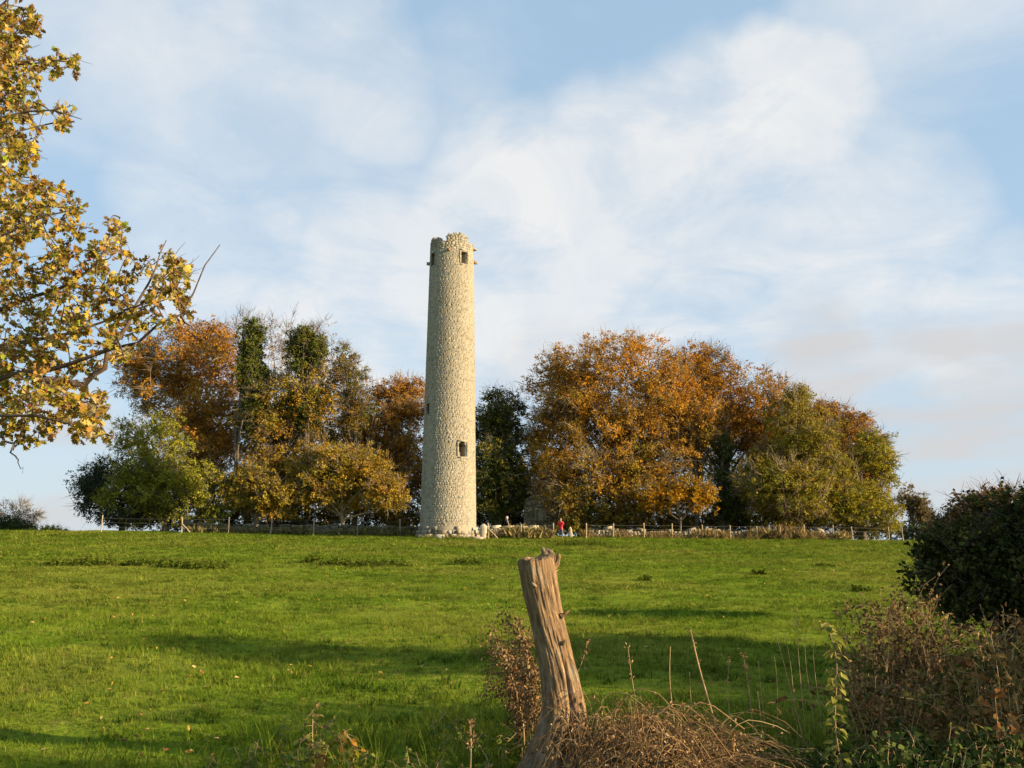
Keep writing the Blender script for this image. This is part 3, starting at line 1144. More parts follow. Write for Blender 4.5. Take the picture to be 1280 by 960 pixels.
# ------------------------------------------------------------------ trees
def make_tree(name, label, base, ells, pal, seed, n_clump=120, per=140, size=.26, clump_r=1.1, trunk_r=.35, bark='bark', leafm='leaf', group=None, limbs=12, twigs=5,
              stretch=1.6, cat='tree', low=0.6, top=.62, tpl=TRI, hue=0.16, twig_r=.02, fork=None, parts=('trunk', 'crown'), up=.35, shell=2.4, dens=1.3, fine_=.92, loose=1.3, more=1.35, pal_low=None, turn=.5):
    """tapered trunk, limbs that reach the leaf clumps, and a crown of leaf-sized faces in clumps. ells: (centre, radii)"""
    r_ = np.random.default_rng(seed)
    base = np.asarray(base, float)
    vol = np.array([np.prod(e[1]) ** (2 / 3) for e in ells])
    cnt = np.maximum(3, (n_clump * more * vol / vol.sum())).astype(int)
    C, O = [], []
    for (c, rad), k in zip(ells, cnt):
        c, rad = np.asarray(c, float), np.asarray(rad, float)
        d = rdirs(r_, k)
        r = r_.random(k) ** (1 / shell)
        for q in range(k):
            bulge = 1 + .12 * mnoise.noise((d[q][0] * 2.2 + seed, d[q][1] * 2.2, d[q][2] * 2.2)) + .10 * mnoise.noise((d[q][0] * 6 + seed, d[q][1] * 6, d[q][2] * 6))
            C.append(c + d[q] * np.maximum(rad - .5 * clump_r, .4 * rad) * r[q] * bulge)
            O.append(d[q])
    C, O = np.array(C), np.array(O)
    g = ground_np(C[:, 0], C[:, 1])
    keep = C[:, 2] > g + low
    C, O = C[keep], O[keep]
    o = thing(name, label, cat, tuple(base), group)
    # trunk
    zt, zb = C[:, 2].max(), base[2]
    ctr = C.mean(0)
    hT = (zt - zb) * top
    tb = MB()
    n = 9
    t = np.linspace(0, 1, n)
    wob = r_.normal(size=2) * .04 * hT
    line = np.stack([(ctr[0] - base[0]) * t ** 1.6 * .75 + wob[0] * np.sin(3 * t), (ctr[1] - base[1]) * t ** 1.6 * .75 + wob[1] * np.sin(2.4 * t), -.3 + t * (hT + .3)], -1)
    tr = trunk_r * (1.0 - .78 * t) * (1 + .55 * np.exp(-t * 14))
    tubes(tb, line, tr, 9)
    # limbs
    K = min(limbs, len(C))
    order = [int(r_.integers(len(C)))]
    dist = np.linalg.norm(C - C[order[0]], axis=1)
    while len(order) < K:
        k = int(dist.argmax())
        order.append(k)
        dist = np.minimum(dist, np.linalg.norm(C - C[k], axis=1))
    LP, LR = [], []
    tt = np.linspace(0, 1, 8)[:, None]
    for k in order:
        tgt = C[k] - base
        f = np.clip((tgt[2] * .55) / hT, .22, .97) * r_.uniform(.8, 1.0)
        st_ = np.array([np.interp(f, t, line[:, i]) for i in range(3)])
        rs = np.interp(f, t, tr) * .62
        mid = st_ * .5 + tgt * .5 + EZ * up * .25 * np.linalg.norm(tgt - st_) * r_.uniform(-.2, 1) + r_.normal(size=3) * .06 * np.linalg.norm(tgt - st_)
        LP.append((1 - tt) ** 2 * st_ + 2 * tt * (1 - tt) * mid + tt ** 2 * tgt)
        LR.append(rs * (1 - .85 * tt[:, 0]))
    LP, LR = np.array(LP), np.array(LR)
    tubes(tb, LP, LR, 6)
    # secondary branches from the nearest limb to each clump and a little beyond
    lp = np.concatenate([LP[:, 2:].reshape(-1, 3), line[4:]])
    lr = np.concatenate([LR[:, 2:].ravel(), tr[4:]])
    Cl = C - base
    D2 = ((Cl[:, None] - lp[None]) ** 2).sum(-1) + 2.0 * np.clip(lp[None, :, 2] - Cl[:, None, 2], 0, None) ** 2
    near = D2.argmin(1)
    A = lp[near]
    ra = np.minimum(lr[near] * .7, .09) + .012
    B = Cl + O * clump_r * .7
    t6 = np.linspace(0, 1, 5)[None, :, None]
    Mi = (A + B) / 2 + EZ * up * .18 * np.linalg.norm(B - A, axis=1)[:, None] + r_.normal(size=A.shape) * .07 * np.linalg.norm(B - A, axis=1)[:, None]
    SP = (1 - t6) ** 2 * A[:, None] + 2 * t6 * (1 - t6) * Mi[:, None] + t6 ** 2 * B[:, None]
    SR = ra[:, None] * (1 - .82 * t6[0, :, 0][None])
    tubes(tb, SP, SR, 4)
    # fine twigs
    if twigs:
        m_ = len(C) * twigs
        idx = np.repeat(np.arange(len(C)), twigs)
        s0 = SP[idx, r_.integers(2, 5, m_)]
        dd = nrm(O[idx] * .9 + rdirs(r_, m_) * .8 + EZ * .25)
        ln = clump_r * r_.uniform(.6, 1.7, m_)[:, None]
        e = s0 + dd * ln
        mi = (s0 + e) / 2 + r_.normal(size=e.shape) * .12 * ln
        TP = np.stack([s0, mi, e], 1)
        TR = np.stack([np.full(m_, twig_r), np.full(m_, twig_r * .7), np.full(m_, twig_r * .3)], 1)
        tubes(tb, TP, TR, 3)
    tb.build(parts[0], M[bark], o)
    # leaves
    if per:
        cb = MB()
        # each clump carries sprays, each spray its leaves
        spn = 15 if size > .15 else 11
        ns = np.maximum(2, (per * dens / spn / more * r_.uniform(.7, 1.35, len(C)))).astype(int)
        si = np.repeat(np.arange(len(C)), ns)
        q_ = len(si)
        sax = nrm(O[si] * np.array([1, 1, .6]) + EZ * .10 + rdirs(r_, q_) * .55)
        soff = rdirs(r_, q_) * (r_.random((q_, 1)) ** .42) * clump_r * loose * np.array([1, 1, .85])
        scen = Cl[si] + soff
        snrm = nrm(O[si] * .9 + EZ * .35 + rdirs(r_, q_) * .62)
        scol = palette_pick(r_, pal, len(C), hue)[si] * .6 + palette_pick(r_, pal, q_, .12) * .4
        if pal_low is not None:      # lower boughs have turned less
            lc = palette_pick(r_, pal_low, len(C), hue)[si] * .6 + palette_pick(r_, pal_low, q_, .12) * .4
            hf = (scen[:, 2] - Cl[:, 2].min()) / (Cl[:, 2].max() - Cl[:, 2].min()) + .16 * r_.normal(size=len(C))[si]
            k_ = np.clip((turn + .12 - hf) / .24, 0, 1)[:, None]
            scol = scol * (1 - k_) + lc * k_
        idx = np.repeat(np.arange(q_), spn)
        m_ = len(idx)
        rad_ = clump_r * .42 * r_.uniform(.6, 1.3, q_)[idx][:, None]
        off = rdirs(r_, m_) * (r_.random((m_, 1)) ** .5) * rad_
        ax = sax[idx]
        off = off - snrm[idx] * (off * snrm[idx]).sum(1, keepdims=True) * .55
        off = off + ax * (off * ax).sum(1, keepdims=True) * (stretch - 1)
        pos = scen[idx] + off
        nv = nrm(snrm[idx] + rdirs(r_, m_) * .6)
        dl = nrm(ax * .8 + rdirs(r_, m_) * .8 - EZ * .15)
        cc = scol[idx] * (1 + .18 * r_.normal(size=(m_, 1))).clip(.5, 1.6)
        sz = size * fine_ * r_.uniform(.6, 1.35, m_)
        gl = ground_np(pos[:, 0] + base[0], pos[:, 1] + base[1]) - base[2]
        k = pos[:, 2] > gl + .12
        leaves(cb, pos[k], dl[k], nv[k], sz[k], cc[k], tpl)
        cb.build(parts[1], M[leafm], o)
    return o


def E(cx, cy, rx, ry, Y, depth=None):
    """an ellipsoid of crown, from its place in the photograph and its distance"""
    m_ = pxm(cx, cy, Y)
    return (pix(cx, cy, Y), (rx * m_, (depth if depth else rx * m_ * .9), ry * m_))


RUST = [(.36, .145, .022), (.42, .18, .026), (.28, .11, .02), (.38, .20, .035), (.26, .14, .035)]
ORANGE = [(.56, .26, .026), (.49, .205, .02), (.62, .32, .036), (.42, .21, .028), (.52, .29, .038)]
BROWN = [(.34, .165, .026), (.39, .20, .03), (.27, .135, .025), (.31, .195, .035), (.22, .15, .035)]
GOLD = [(.48, .30, .022), (.41, .245, .024), (.52, .34, .03), (.34, .245, .03), (.27, .21, .03)]
OLIVE = [(.25, .195, .028), (.30, .225, .033), (.18, .155, .024), (.34, .24, .036), (.23, .15, .025)]
GREEN = [(.23, .22, .030), (.28, .26, .036), (.17, .18, .026), (.32, .285, .04), (.19, .185, .022)]
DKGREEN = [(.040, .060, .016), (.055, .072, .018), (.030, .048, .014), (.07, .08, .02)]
IVY = [(.080, .100, .018), (.11, .125, .022), (.060, .078, .016), (.15, .145, .028)]
YGREEN = [(.31, .27, .028), (.25, .23, .028), (.36, .31, .038), (.21, .20, .028)]
TEAL = [(.045, .062, .030), (.060, .078, .034), (.035, .048, .026)]


def gb(x, Y):
    return on_ground(x, Y)


WOOD_L = 'trees of the copse left of the tower'
WOOD_R = 'trees of the copse right of the tower'
# left copse
make_tree('dark_evergreen', 'dark blue-green evergreen tree low at the outer left end of the copse', gb(150, 89.5), [E(140, 612, 48, 46, 89.5), E(112, 608, 24, 22, 88.5), E(175, 645, 50, 18, 88.5)], TEAL, 101, 110, 170, .24, .9, .3, 'bark', 'leaf_dark', WOOD_L, low=.4)
make_tree('green_tree', 'bushy yellow-green leafy tree in front of the rust beech', gb(205, 87.5), [E(195, 565, 58, 56, 87.5), E(222, 610, 58, 46, 86.5), E(175, 618, 55, 42, 87.5), E(255, 618, 46, 42, 87.5)], GREEN, 102, 230, 190, .24, .85, .32, 'bark', 'leaf', WOOD_L)
make_tree('beech_tree', 'tall rust-brown beech behind the green tree', gb(248, 97.5), [E(238, 475, 80, 76, 97.5), E(250, 425, 42, 34, 97.5), E(185, 470, 45, 46, 99.5), E(262, 545, 52, 55, 94.5)], RUST + GOLD[:1], 103, 340, 170, .26, 1.0, .5, 'bark_pale', 'leaf', WOOD_L, twigs=8, twig_r=.022)
make_tree('ivy_clad_tree', 'narrow ivy column with bare twigs above, left of its twin', gb(314, 91), [E(313, 424, 19, 25, 91), E(315, 460, 22, 32, 91), E(318, 510, 22, 34, 91)], IVY, 104, 110, 190, .24, .65, .34, 'bark', 'leaf_dark', WOOD_L, limbs=8, top=.8)
make_tree('ivy_clad_tree', 'ivy-topped trunk with a drooping crest between twin column and tower', gb(384, 91), [E(381, 427, 23, 21, 91), E(379, 452, 20, 28, 91), E(398, 434, 12, 19, 91), E(380, 510, 22, 34, 91)], IVY + [(.13, .11, .02)], 105, 115, 190, .24, .65, .34, 'bark', 'leaf_dark', WOOD_L, limbs=8, top=.8)
make_tree('bare_tree', 'leafless twiggy tree rising behind the two ivy columns', gb(345, 102.5), [E(345, 440, 62, 48, 102.5), E(300, 425, 30, 36, 102.5), E(400, 440, 30, 40, 102.5)], BROWN, 106, 130, 5, .2, 1.2, .4, 'bark', 'leaf', WOOD_L, twigs=9, twig_r=.02, limbs=18)
make_tree('olive_tree', 'olive and ochre leafed tree below the ivy columns', gb(350, 91.5), [E(340, 518, 52, 60, 92.5), E(388, 502, 48, 54, 92.5), E(355, 590, 60, 40, 90.5)], OLIVE + GOLD[3:] + BROWN[:2], 107, 240, 165, .25, .95, .36, 'bark', 'leaf', WOOD_L, twigs=8, twig_r=.022)
make_tree('twiggy_ivy_tree', 'half-bare dark tree wound with ivy left of the brown beech', gb(440, 93.5), [E(438, 478, 26, 26, 93.5), E(445, 520, 30, 34, 93.5), E(430, 450, 16, 22, 94.5)], IVY[:2] + BROWN[2:4], 108, 100, 120, .22, .8, .34, 'bark', 'leaf', WOOD_L, twigs=12, limbs=14)
make_tree('beech_tree', 'russet domed beech touching the shaded side of the tower', gb(492, 98.5), [E(488, 530, 62, 64, 98.5), E(505, 500, 42, 36, 98.5), E(470, 590, 55, 55, 96.5), E(520, 590, 40, 60, 97.5)], RUST + BROWN, 109, 300, 165, .26, 1.0, .45, 'bark_pale', 'leaf', WOOD_L, twigs=8, twig_r=.022)
make_tree('golden_maple', 'low golden-yellow tree behind the fence beside the green tree', gb(318, 87), [E(312, 610, 36, 34, 87.5), E(345, 622, 36, 26, 86.5)], GOLD[3:] + OLIVE + BROWN[:1], 110, 130, 170, .25, .8, .22, 'bark', 'leaf', WOOD_L, low=1.0)
make_tree('golden_maple', 'wide golden-leaved tree hanging over the wall left of the tower', gb(430, 86.5), [E(405, 605, 46, 38, 87.5), E(450, 600, 44, 42, 87.5), E(485, 618, 28, 26, 86), E(420, 575, 40, 26, 88.5)], GOLD[1:] + OLIVE + BROWN + OLIVE, 111, 240, 160, .25, .85, .25, 'bark_pale', 'leaf', WOOD_L, low=1.3)
make_tree('background_tree', 'dull brown tree filling the back of the left copse behind the olive one', gb(370, 104), [E(330, 545, 70, 62, 104), E(420, 550, 70, 60, 104), E(250, 580, 60, 60, 104)], BROWN[1:] + OLIVE[:2], 130, 230, 120, .30, 1.3, .4, 'bark', 'leaf', WOOD_L, twigs=2, more=1, dens=1.2)
make_tree('background_tree', 'olive-brown tree at the back of the right copse behind the brown-orange beech', gb(960, 106), [E(930, 560, 80, 60, 106), E(1030, 570, 60, 56, 106)], BROWN[1:] + OLIVE[:2], 131, 170, 120, .30, 1.3, .4, 'bark', 'leaf', WOOD_R, twigs=2, more=1, dens=1.2)
# right copse
make_tree('yew_tree', 'dark green tree with olive top right behind the tower', gb(622, 90), [E(622, 530, 38, 44, 92), E(615, 600, 42, 58, 89), E(640, 590, 26, 60, 90)], DKGREEN + OLIVE[:1], 112, 240, 180, .25, .9, .4, 'bark', 'leaf_dark', WOOD_R, low=.3)
make_tree('beech_tree', 'great orange beech with a broad dome, largest right of the tower', gb(775, 92), [E(775, 492, 108, 80, 92, 8.5), E(745, 560, 92, 74, 91, 8), E(835, 545, 72, 84, 92, 8), E(705, 490, 48, 52, 92, 5), E(760, 610, 95, 42, 88, 6), E(690, 570, 40, 55, 90, 4)], ORANGE[:4] + BROWN[:4], 113, 700, 160, .27, 1.05, .62, 'bark_pale', 'leaf', WOOD_R, limbs=30, twigs=9, up=.6, twig_r=.024, shell=3.4, pal_low=BROWN + OLIVE + ORANGE[3:], turn=.45)
make_tree('golden_shrub', 'bright golden leafy spray at the foot of the great orange beech', gb(850, 83), [E(858, 618, 38, 22, 83), E(885, 622, 18, 16, 83), E(820, 625, 30, 18, 83.5)], [(.46, .24, .018), (.40, .19, .016), (.34, .22, .025)], 114, 80, 170, .25, .7, .15, 'bark', 'leaf', WOOD_R, low=.9)
make_tree('beech_tree', 'brown-orange beech sloping away right of the great orange one', gb(905, 96), [E(900, 508, 96, 64, 97, 7), E(960, 535, 66, 54, 96, 6), E(862, 478, 62, 52, 96, 5)], BROWN + ORANGE[:2], 115, 330, 165, .27, 1.05, .45, 'bark', 'leaf', WOOD_R, twigs=8, limbs=16, twig_r=.022)
make_tree('slender_tree', 'tall dark bare-stemmed tree between the two orange beeches', gb(868, 88), [E(868, 545, 26, 30, 90), E(880, 520, 30, 26, 92)], BROWN[2:], 116, 50, 80, .24, .9, .30, 'bark', 'leaf', WOOD_R, top=.8)
make_tree('ivy_clad_tree', 'dark ivy-clad trunk under the brown-orange beech', gb(905, 88), [E(905, 590, 14, 62, 88), E(915, 630, 24, 24, 87)], DKGREEN + IVY[:1], 117, 80, 160, .24, .7, .4, 'bark', 'leaf_dark', WOOD_R, low=.2, top=.9)
make_tree('ash_tree', 'olive-green bushy tree with a thin twiggy tip in the right copse', gb(990, 86), [E(1000, 555, 52, 64, 87), E(985, 615, 62, 40, 85), E(950, 600, 36, 40, 85), E(1030, 600, 40, 45, 86), E(998, 495, 20, 14, 87)], OLIVE + GREEN[:2], 118, 430, 160, .24, .95, .42, 'bark_pale', 'leaf', WOOD_R, twigs=7, twig_r=.022)
make_tree('rust_tree', 'small rust-brown tree behind the olive-green bushy one', gb(1060, 92), [E(1060, 550, 46, 44, 93), E(1030, 530, 36, 32, 93), E(1075, 600, 36, 40, 92)], BROWN[:3] + RUST[3:], 119, 190, 165, .25, .9, .34, 'bark', 'leaf', WOOD_R)
make_tree('yellow_green_tree', 'loose yellow-green tree at the outer right end of the copse', gb(1080, 88), [E(1090, 565, 32, 34, 88), E(1105, 590, 20, 26, 88), E(1075, 625, 40, 30, 86), E(1050, 630, 40, 26, 85), E(1108, 640, 24, 20, 86)], YGREEN + GREEN[:1] + GOLD[:1], 120, 210, 130, .23, .8, .3, 'bark', 'leaf', WOOD_R, low=.5)
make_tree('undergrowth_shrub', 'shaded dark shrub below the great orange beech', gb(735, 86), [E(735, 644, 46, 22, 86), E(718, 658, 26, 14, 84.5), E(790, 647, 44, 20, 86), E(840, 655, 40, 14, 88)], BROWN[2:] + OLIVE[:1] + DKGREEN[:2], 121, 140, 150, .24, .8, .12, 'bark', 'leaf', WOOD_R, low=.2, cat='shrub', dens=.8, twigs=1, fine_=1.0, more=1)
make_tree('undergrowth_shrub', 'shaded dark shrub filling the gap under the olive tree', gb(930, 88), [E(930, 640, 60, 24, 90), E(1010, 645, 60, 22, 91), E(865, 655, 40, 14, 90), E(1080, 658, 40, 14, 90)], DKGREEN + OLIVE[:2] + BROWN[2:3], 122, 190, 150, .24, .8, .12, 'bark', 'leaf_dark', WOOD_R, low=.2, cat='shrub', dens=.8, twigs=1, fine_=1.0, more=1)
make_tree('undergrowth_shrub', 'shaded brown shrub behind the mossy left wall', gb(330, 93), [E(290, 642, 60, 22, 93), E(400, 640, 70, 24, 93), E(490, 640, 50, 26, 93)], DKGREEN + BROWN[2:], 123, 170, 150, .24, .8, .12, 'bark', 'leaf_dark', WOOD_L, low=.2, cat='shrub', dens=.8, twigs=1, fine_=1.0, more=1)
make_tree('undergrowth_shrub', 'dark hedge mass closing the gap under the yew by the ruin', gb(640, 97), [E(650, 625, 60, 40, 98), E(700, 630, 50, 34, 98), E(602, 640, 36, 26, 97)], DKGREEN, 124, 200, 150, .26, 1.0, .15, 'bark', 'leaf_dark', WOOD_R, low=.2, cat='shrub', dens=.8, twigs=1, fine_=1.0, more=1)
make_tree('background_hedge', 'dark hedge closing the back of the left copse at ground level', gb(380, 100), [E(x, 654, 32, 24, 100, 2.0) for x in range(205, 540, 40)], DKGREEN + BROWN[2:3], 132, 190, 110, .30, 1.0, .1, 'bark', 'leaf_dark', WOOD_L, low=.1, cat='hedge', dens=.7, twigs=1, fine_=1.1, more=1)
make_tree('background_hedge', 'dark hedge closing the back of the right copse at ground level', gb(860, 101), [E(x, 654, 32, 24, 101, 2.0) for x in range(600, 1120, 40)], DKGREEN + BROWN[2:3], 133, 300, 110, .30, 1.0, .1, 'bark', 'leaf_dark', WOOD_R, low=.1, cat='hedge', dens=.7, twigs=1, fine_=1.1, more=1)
# beyond
make_tree('distant_tree', 'small open-crowned tree standing apart right of the copse', gb(1143, 112), [E(1140, 628, 17, 18, 112), E(1152, 645, 17, 20, 112)], [(.20, .15, .06), (.24, .18, .07), (.16, .12, .05)], 125, 60, 90, .3, .8, .25, 'bark', 'leaf', None, low=.8, top=.8)
make_tree('distant_hedge', 'dark hedge under the small open-crowned tree', gb(1150, 105), [E(1145, 665, 40, 12, 105), E(1200, 660, 45, 22, 105)], DKGREEN, 126, 70, 140, .28, .8, .1, 'bark', 'leaf_dark', None, low=.1, cat='hedge')
make_tree('distant_bush', 'dark rounded bush over the crest at the far left', gb(6, 112), [E(8, 662, 32, 18, 112, 3)], DKGREEN, 127, 60, 160, .26, .8, .1, 'bark', 'leaf_dark', None, low=-3, cat='bush')
make_tree('distant_bare_tree', 'thin nearly bare tree behind the dark rounded bush', gb(22, 118), [E(20, 645, 28, 20, 118)], [(.16, .15, .12)], 128, 60, 14, .2, .9, .15, 'bark_pale', 'leaf', None, twigs=12, low=-3)
make_tree('distant_golden_bush', 'pale golden bush peeping over the crest beside the bare tree', gb(66, 108), [E(62, 668, 24, 11, 108), E(90, 672, 18, 6, 108)], [(.36, .29, .08), (.30, .26, .06), (.2, .22, .04)], 129, 60, 140, .22, .6, .08, 'bark', 'leaf', None, low=-3, cat='bush')


# ------------------------------------------------------------------ hedge and hedgerow trees along the right, running out of the picture
def W(x, y, z, rx, ry, rz):
    return ((x, y, gz(x, y) + z), (rx, ry, rz))


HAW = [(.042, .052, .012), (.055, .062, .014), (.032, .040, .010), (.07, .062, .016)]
HAWR = [(.16, .075, .03), (.13, .075, .028), (.09, .07, .022), (.19, .095, .035)]
p = on_ground(1240, 11.2)
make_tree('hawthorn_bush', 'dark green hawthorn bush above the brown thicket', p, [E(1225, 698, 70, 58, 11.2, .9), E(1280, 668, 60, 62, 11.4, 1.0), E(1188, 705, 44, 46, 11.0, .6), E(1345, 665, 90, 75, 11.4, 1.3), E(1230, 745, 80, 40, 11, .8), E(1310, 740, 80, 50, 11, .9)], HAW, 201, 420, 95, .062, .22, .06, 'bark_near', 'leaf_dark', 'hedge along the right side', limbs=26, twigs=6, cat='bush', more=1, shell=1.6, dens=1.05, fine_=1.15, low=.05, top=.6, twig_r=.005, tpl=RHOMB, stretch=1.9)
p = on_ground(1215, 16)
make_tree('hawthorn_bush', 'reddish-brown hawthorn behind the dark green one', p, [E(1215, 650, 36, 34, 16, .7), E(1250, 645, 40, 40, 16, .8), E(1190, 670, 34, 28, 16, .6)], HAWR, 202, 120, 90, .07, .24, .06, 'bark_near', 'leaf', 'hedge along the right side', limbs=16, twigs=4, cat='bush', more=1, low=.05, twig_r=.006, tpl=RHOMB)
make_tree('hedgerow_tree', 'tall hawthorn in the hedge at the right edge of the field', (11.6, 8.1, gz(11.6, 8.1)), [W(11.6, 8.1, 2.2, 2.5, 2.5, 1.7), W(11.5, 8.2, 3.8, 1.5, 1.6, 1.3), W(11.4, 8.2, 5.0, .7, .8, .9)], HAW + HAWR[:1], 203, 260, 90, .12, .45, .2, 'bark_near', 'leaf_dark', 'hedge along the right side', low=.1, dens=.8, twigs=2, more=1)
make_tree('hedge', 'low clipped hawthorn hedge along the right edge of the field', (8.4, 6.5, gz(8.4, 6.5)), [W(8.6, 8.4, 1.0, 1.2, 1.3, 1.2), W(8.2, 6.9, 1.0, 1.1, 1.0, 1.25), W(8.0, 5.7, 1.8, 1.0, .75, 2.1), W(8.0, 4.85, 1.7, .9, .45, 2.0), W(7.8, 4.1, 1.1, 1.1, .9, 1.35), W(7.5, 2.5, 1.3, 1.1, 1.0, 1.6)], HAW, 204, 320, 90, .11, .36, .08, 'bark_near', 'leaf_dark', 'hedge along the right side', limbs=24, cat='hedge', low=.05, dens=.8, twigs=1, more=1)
make_tree('hedgerow_tree', 'slender high-crowned thorn tree added out of view to shade the near grass', (12.5, 1.2, gz(12.5, 1.2)), [W(12.5, 1.2, 4.9, 1.0, 1.0, .75), W(12.6, .8, 4.2, .7, .8, .6)], HAW + HAWR[:1], 206, 70, 70, .12, .35, .10, 'bark_near', 'leaf_dark', 'hedge along the right side', low=2.5, top=.85, dens=.8, twigs=2, more=1)  # unseen tree added only for its shade on the near left grass
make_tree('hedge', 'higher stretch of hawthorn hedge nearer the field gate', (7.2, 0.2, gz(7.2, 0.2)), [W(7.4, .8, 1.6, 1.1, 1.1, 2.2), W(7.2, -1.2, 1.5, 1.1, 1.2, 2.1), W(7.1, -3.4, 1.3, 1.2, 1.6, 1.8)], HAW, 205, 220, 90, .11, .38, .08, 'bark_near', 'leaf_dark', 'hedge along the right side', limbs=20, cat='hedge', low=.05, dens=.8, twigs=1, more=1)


# ------------------------------------------------------------------ the old stump
SY = 6.3


def stump():
    r_ = np.random.default_rng(77)
    rowsy = [(700, 643, 697), (712, 645, 698), (730, 649, 700), (760, 656, 705), (790, 663, 712), (820, 669, 719), (850, 674, 727), (880, 676, 735), (900, 672, 739), (920, 665, 741), (940, 656, 742), (960, 646, 744), (990, 630, 750)]
    yy = np.array([a[0] for a in rowsy], float)
    base = on_ground(690, SY)
    o = thing('tree_stump', 'tall weathered leaning tree stump with a sawn top in the rough grass', 'tree stump', tuple(base))
    nv, na = 240, 180
    ypx = np.linspace(990, 700, nv)
    L = np.interp(ypx, yy, [a[1] for a in rowsy])
    Rr = np.interp(ypx, yy, [a[2] for a in rowsy])
    V = np.zeros((nv, na, 3))
    A = np.zeros((nv, na, 3))
    along = 0.0
    prev = None
    for j in range(nv):
        l, r = pix(L[j], ypx[j], SY), pix(Rr[j], ypx[j], SY)
        c = (l + r) / 2
        hw = (r[0] - l[0]) / 2 * .86
        if prev is not None:
            along += np.linalg.norm(c - prev)
        prev = c
        v = j / (nv - 1)
        dep = min(hw, .155 + .10 * max(0, .3 - v))
        for i in range(na):
            f = 2 * PI * i / na
            cx_, sy_ = math.cos(f), math.sin(f)
            tw = f + .5 * v                                   # grain spirals a little
            n1_ = mnoise.noise((math.cos(tw) * 1.6, math.sin(tw) * 1.6, along * .8))
            n2_ = mnoise.noise((math.cos(tw) * 4.5 + 3, math.sin(tw) * 4.5, along * 1.5 + 5))
            n3_ = mnoise.noise((math.cos(tw) * 13 + 7, math.sin(tw) * 13, along * 4 + 2))
            n4_ = mnoise.noise((math.cos(tw) * 30 + 1, math.sin(tw) * 30, along * 9))
            k = 1 + .11 * n1_ + .085 * (.45 - abs(n2_)) + .05 * (.4 - abs(n3_)) * 1.3 + .02 * n4_
            fl = max(0, .42 - v) / .42
            k += fl ** 1.3 * .16 * math.cos(3 * (f - .45)) * 1.0
            fr0 = (f - (-PI / 2) + PI) % (2 * PI) - PI
            k += .16 * math.exp(-((fr0 + .36) / .34) ** 2) * min(1, max(0, (v - .12) / .3)) - .09 * math.exp(-((fr0 + 1.15) / .40) ** 2)
            for (ka, kv, kr) in ((.75, .70, .07), (.2, .52, .09), (-.9, .40, .10), (1.05, .45, .08), (.5, .86, .06)):
                k += .11 * math.exp(-((fr0 - ka) / (kr * 3.2)) ** 2 - ((v - kv) / kr * 1.6) ** 2)
            n5_ = mnoise.noise((math.cos(tw) * 9 + 4, math.sin(tw) * 9, along * 7 + 1))
            k += .045 * n5_
            # groove down the lit side and the hollow at the foot
            fr = (f - (-PI / 2) + PI) % (2 * PI) - PI         # 0 faces the camera, + to the right
            k -= .20 * math.exp(-((fr - (.62 - .55 * (1 - v))) / .11) ** 2) * min(1, max(0, (.68 - v) / .2)) * min(1, v / .1 + .3)
            k -= .09 * math.exp(-((fr - .95) / .09) ** 2) * min(1, max(0, (v - .25) / .2))
            k -= .42 * math.exp(-((fr - .12) / .20) ** 2 - ((v - .22) / .06) ** 2)
            x, y = hw * k * cx_, dep * k * sy_
            z = c[2]
            if v > .93:                                       # ragged sawn rim
                z += (v - .93) / .07 * (.018 * n3_ + .012 * n2_ + .030 * cx_ * .4 + (.03 if cx_ > .25 else 0) * (n2_ + .4))
            V[j, i] = (c[0] + x, c[1] + y, z)
            A[j, i] = (math.cos(f) * .15, math.sin(f) * .15, along)
    # sawn face: rings closing to the middle
    capV, capA = [], []
    top = V[-1]
    cm = top.mean(0)
    for q in (.93, .8, .6, .4, .2, .03):
        for i in range(na):
            p_ = cm + (top[i] - cm) * q
            p_[2] = cm[2] + (top[i][2] - cm[2]) * q + (.012 if q < .92 else .006) + .008 * mnoise.noise((p_[0] * 40, p_[1] * 40, 2))
            capV.append(p_)
            capA.append(((p_[0] - cm[0]), p_[1] - cm[1], q * .4))
    mb = MB()
    allV = np.concatenate([V.reshape(-1, 3), np.array(capV)]) - base
    nr = nv + 6
    idx = np.arange(nr - 1)[:, None] * na + np.arange(na)[None]
    nxt = np.arange(nr - 1)[:, None] * na + (np.arange(na)[None] + 1) % na
    mb.add(allV, np.stack([idx, nxt, nxt + na, idx + na], -1).reshape(-1, 4))
    ob = mb.build('trunk', M['wood'], o, smooth=True)
    at = ob.data.attributes.new('wood', 'FLOAT_VECTOR', 'POINT')
    at.data.foreach_set('vector', np.concatenate([A.reshape(-1, 3), np.array(capA)]).astype(np.float32).ravel())

    def stub(name, pts, rad, seed):
        q_ = np.random.default_rng(seed)
        sb = MB()
        P = np.array([pix(x, y, Y_) for x, y, Y_ in pts]) - base
        n = 12
        t0 = np.linspace(0, 1, len(P))
        t = np.linspace(0, 1, n)
        line = np.stack([np.interp(t, t0, P[:, k]) for k in range(3)], -1)
        rr = np.interp(t, np.linspace(0, 1, len(rad)), rad) * (1 + .12 * q_.normal(size=n))
        tubes(sb, line, rr, 10, cap=True)
        s_ = sb.build(name, M['wood'], o)
        a_ = s_.data.attributes.new('wood', 'FLOAT_VECTOR', 'POINT')
        co = np.array([v_.co[:] for v_ in s_.data.vertices], np.float32)
        a_.data.foreach_set('vector', co.ravel())
    F_ = SY - .14
    stub('branch_stub', [(702, 770, SY - .06), (708, 766, SY - .07), (712, 763, SY - .07)], [.018, .011, .003], 1)
    stub('branch_stub', [(700, 806, SY - .09), (705, 803, SY - .118), (707, 799, SY - .12)], [.020, .011, .003], 2)
    stub('splinter', [(690, 712, SY - .02), (697, 703, SY - .03), (698.5, 692, SY - .03)], [.030, .022, .010], 3)
    stub('splinter', [(684, 706, SY), (682, 694, SY), (678, 685, SY + .02)], [.045, .032, .012], 4)
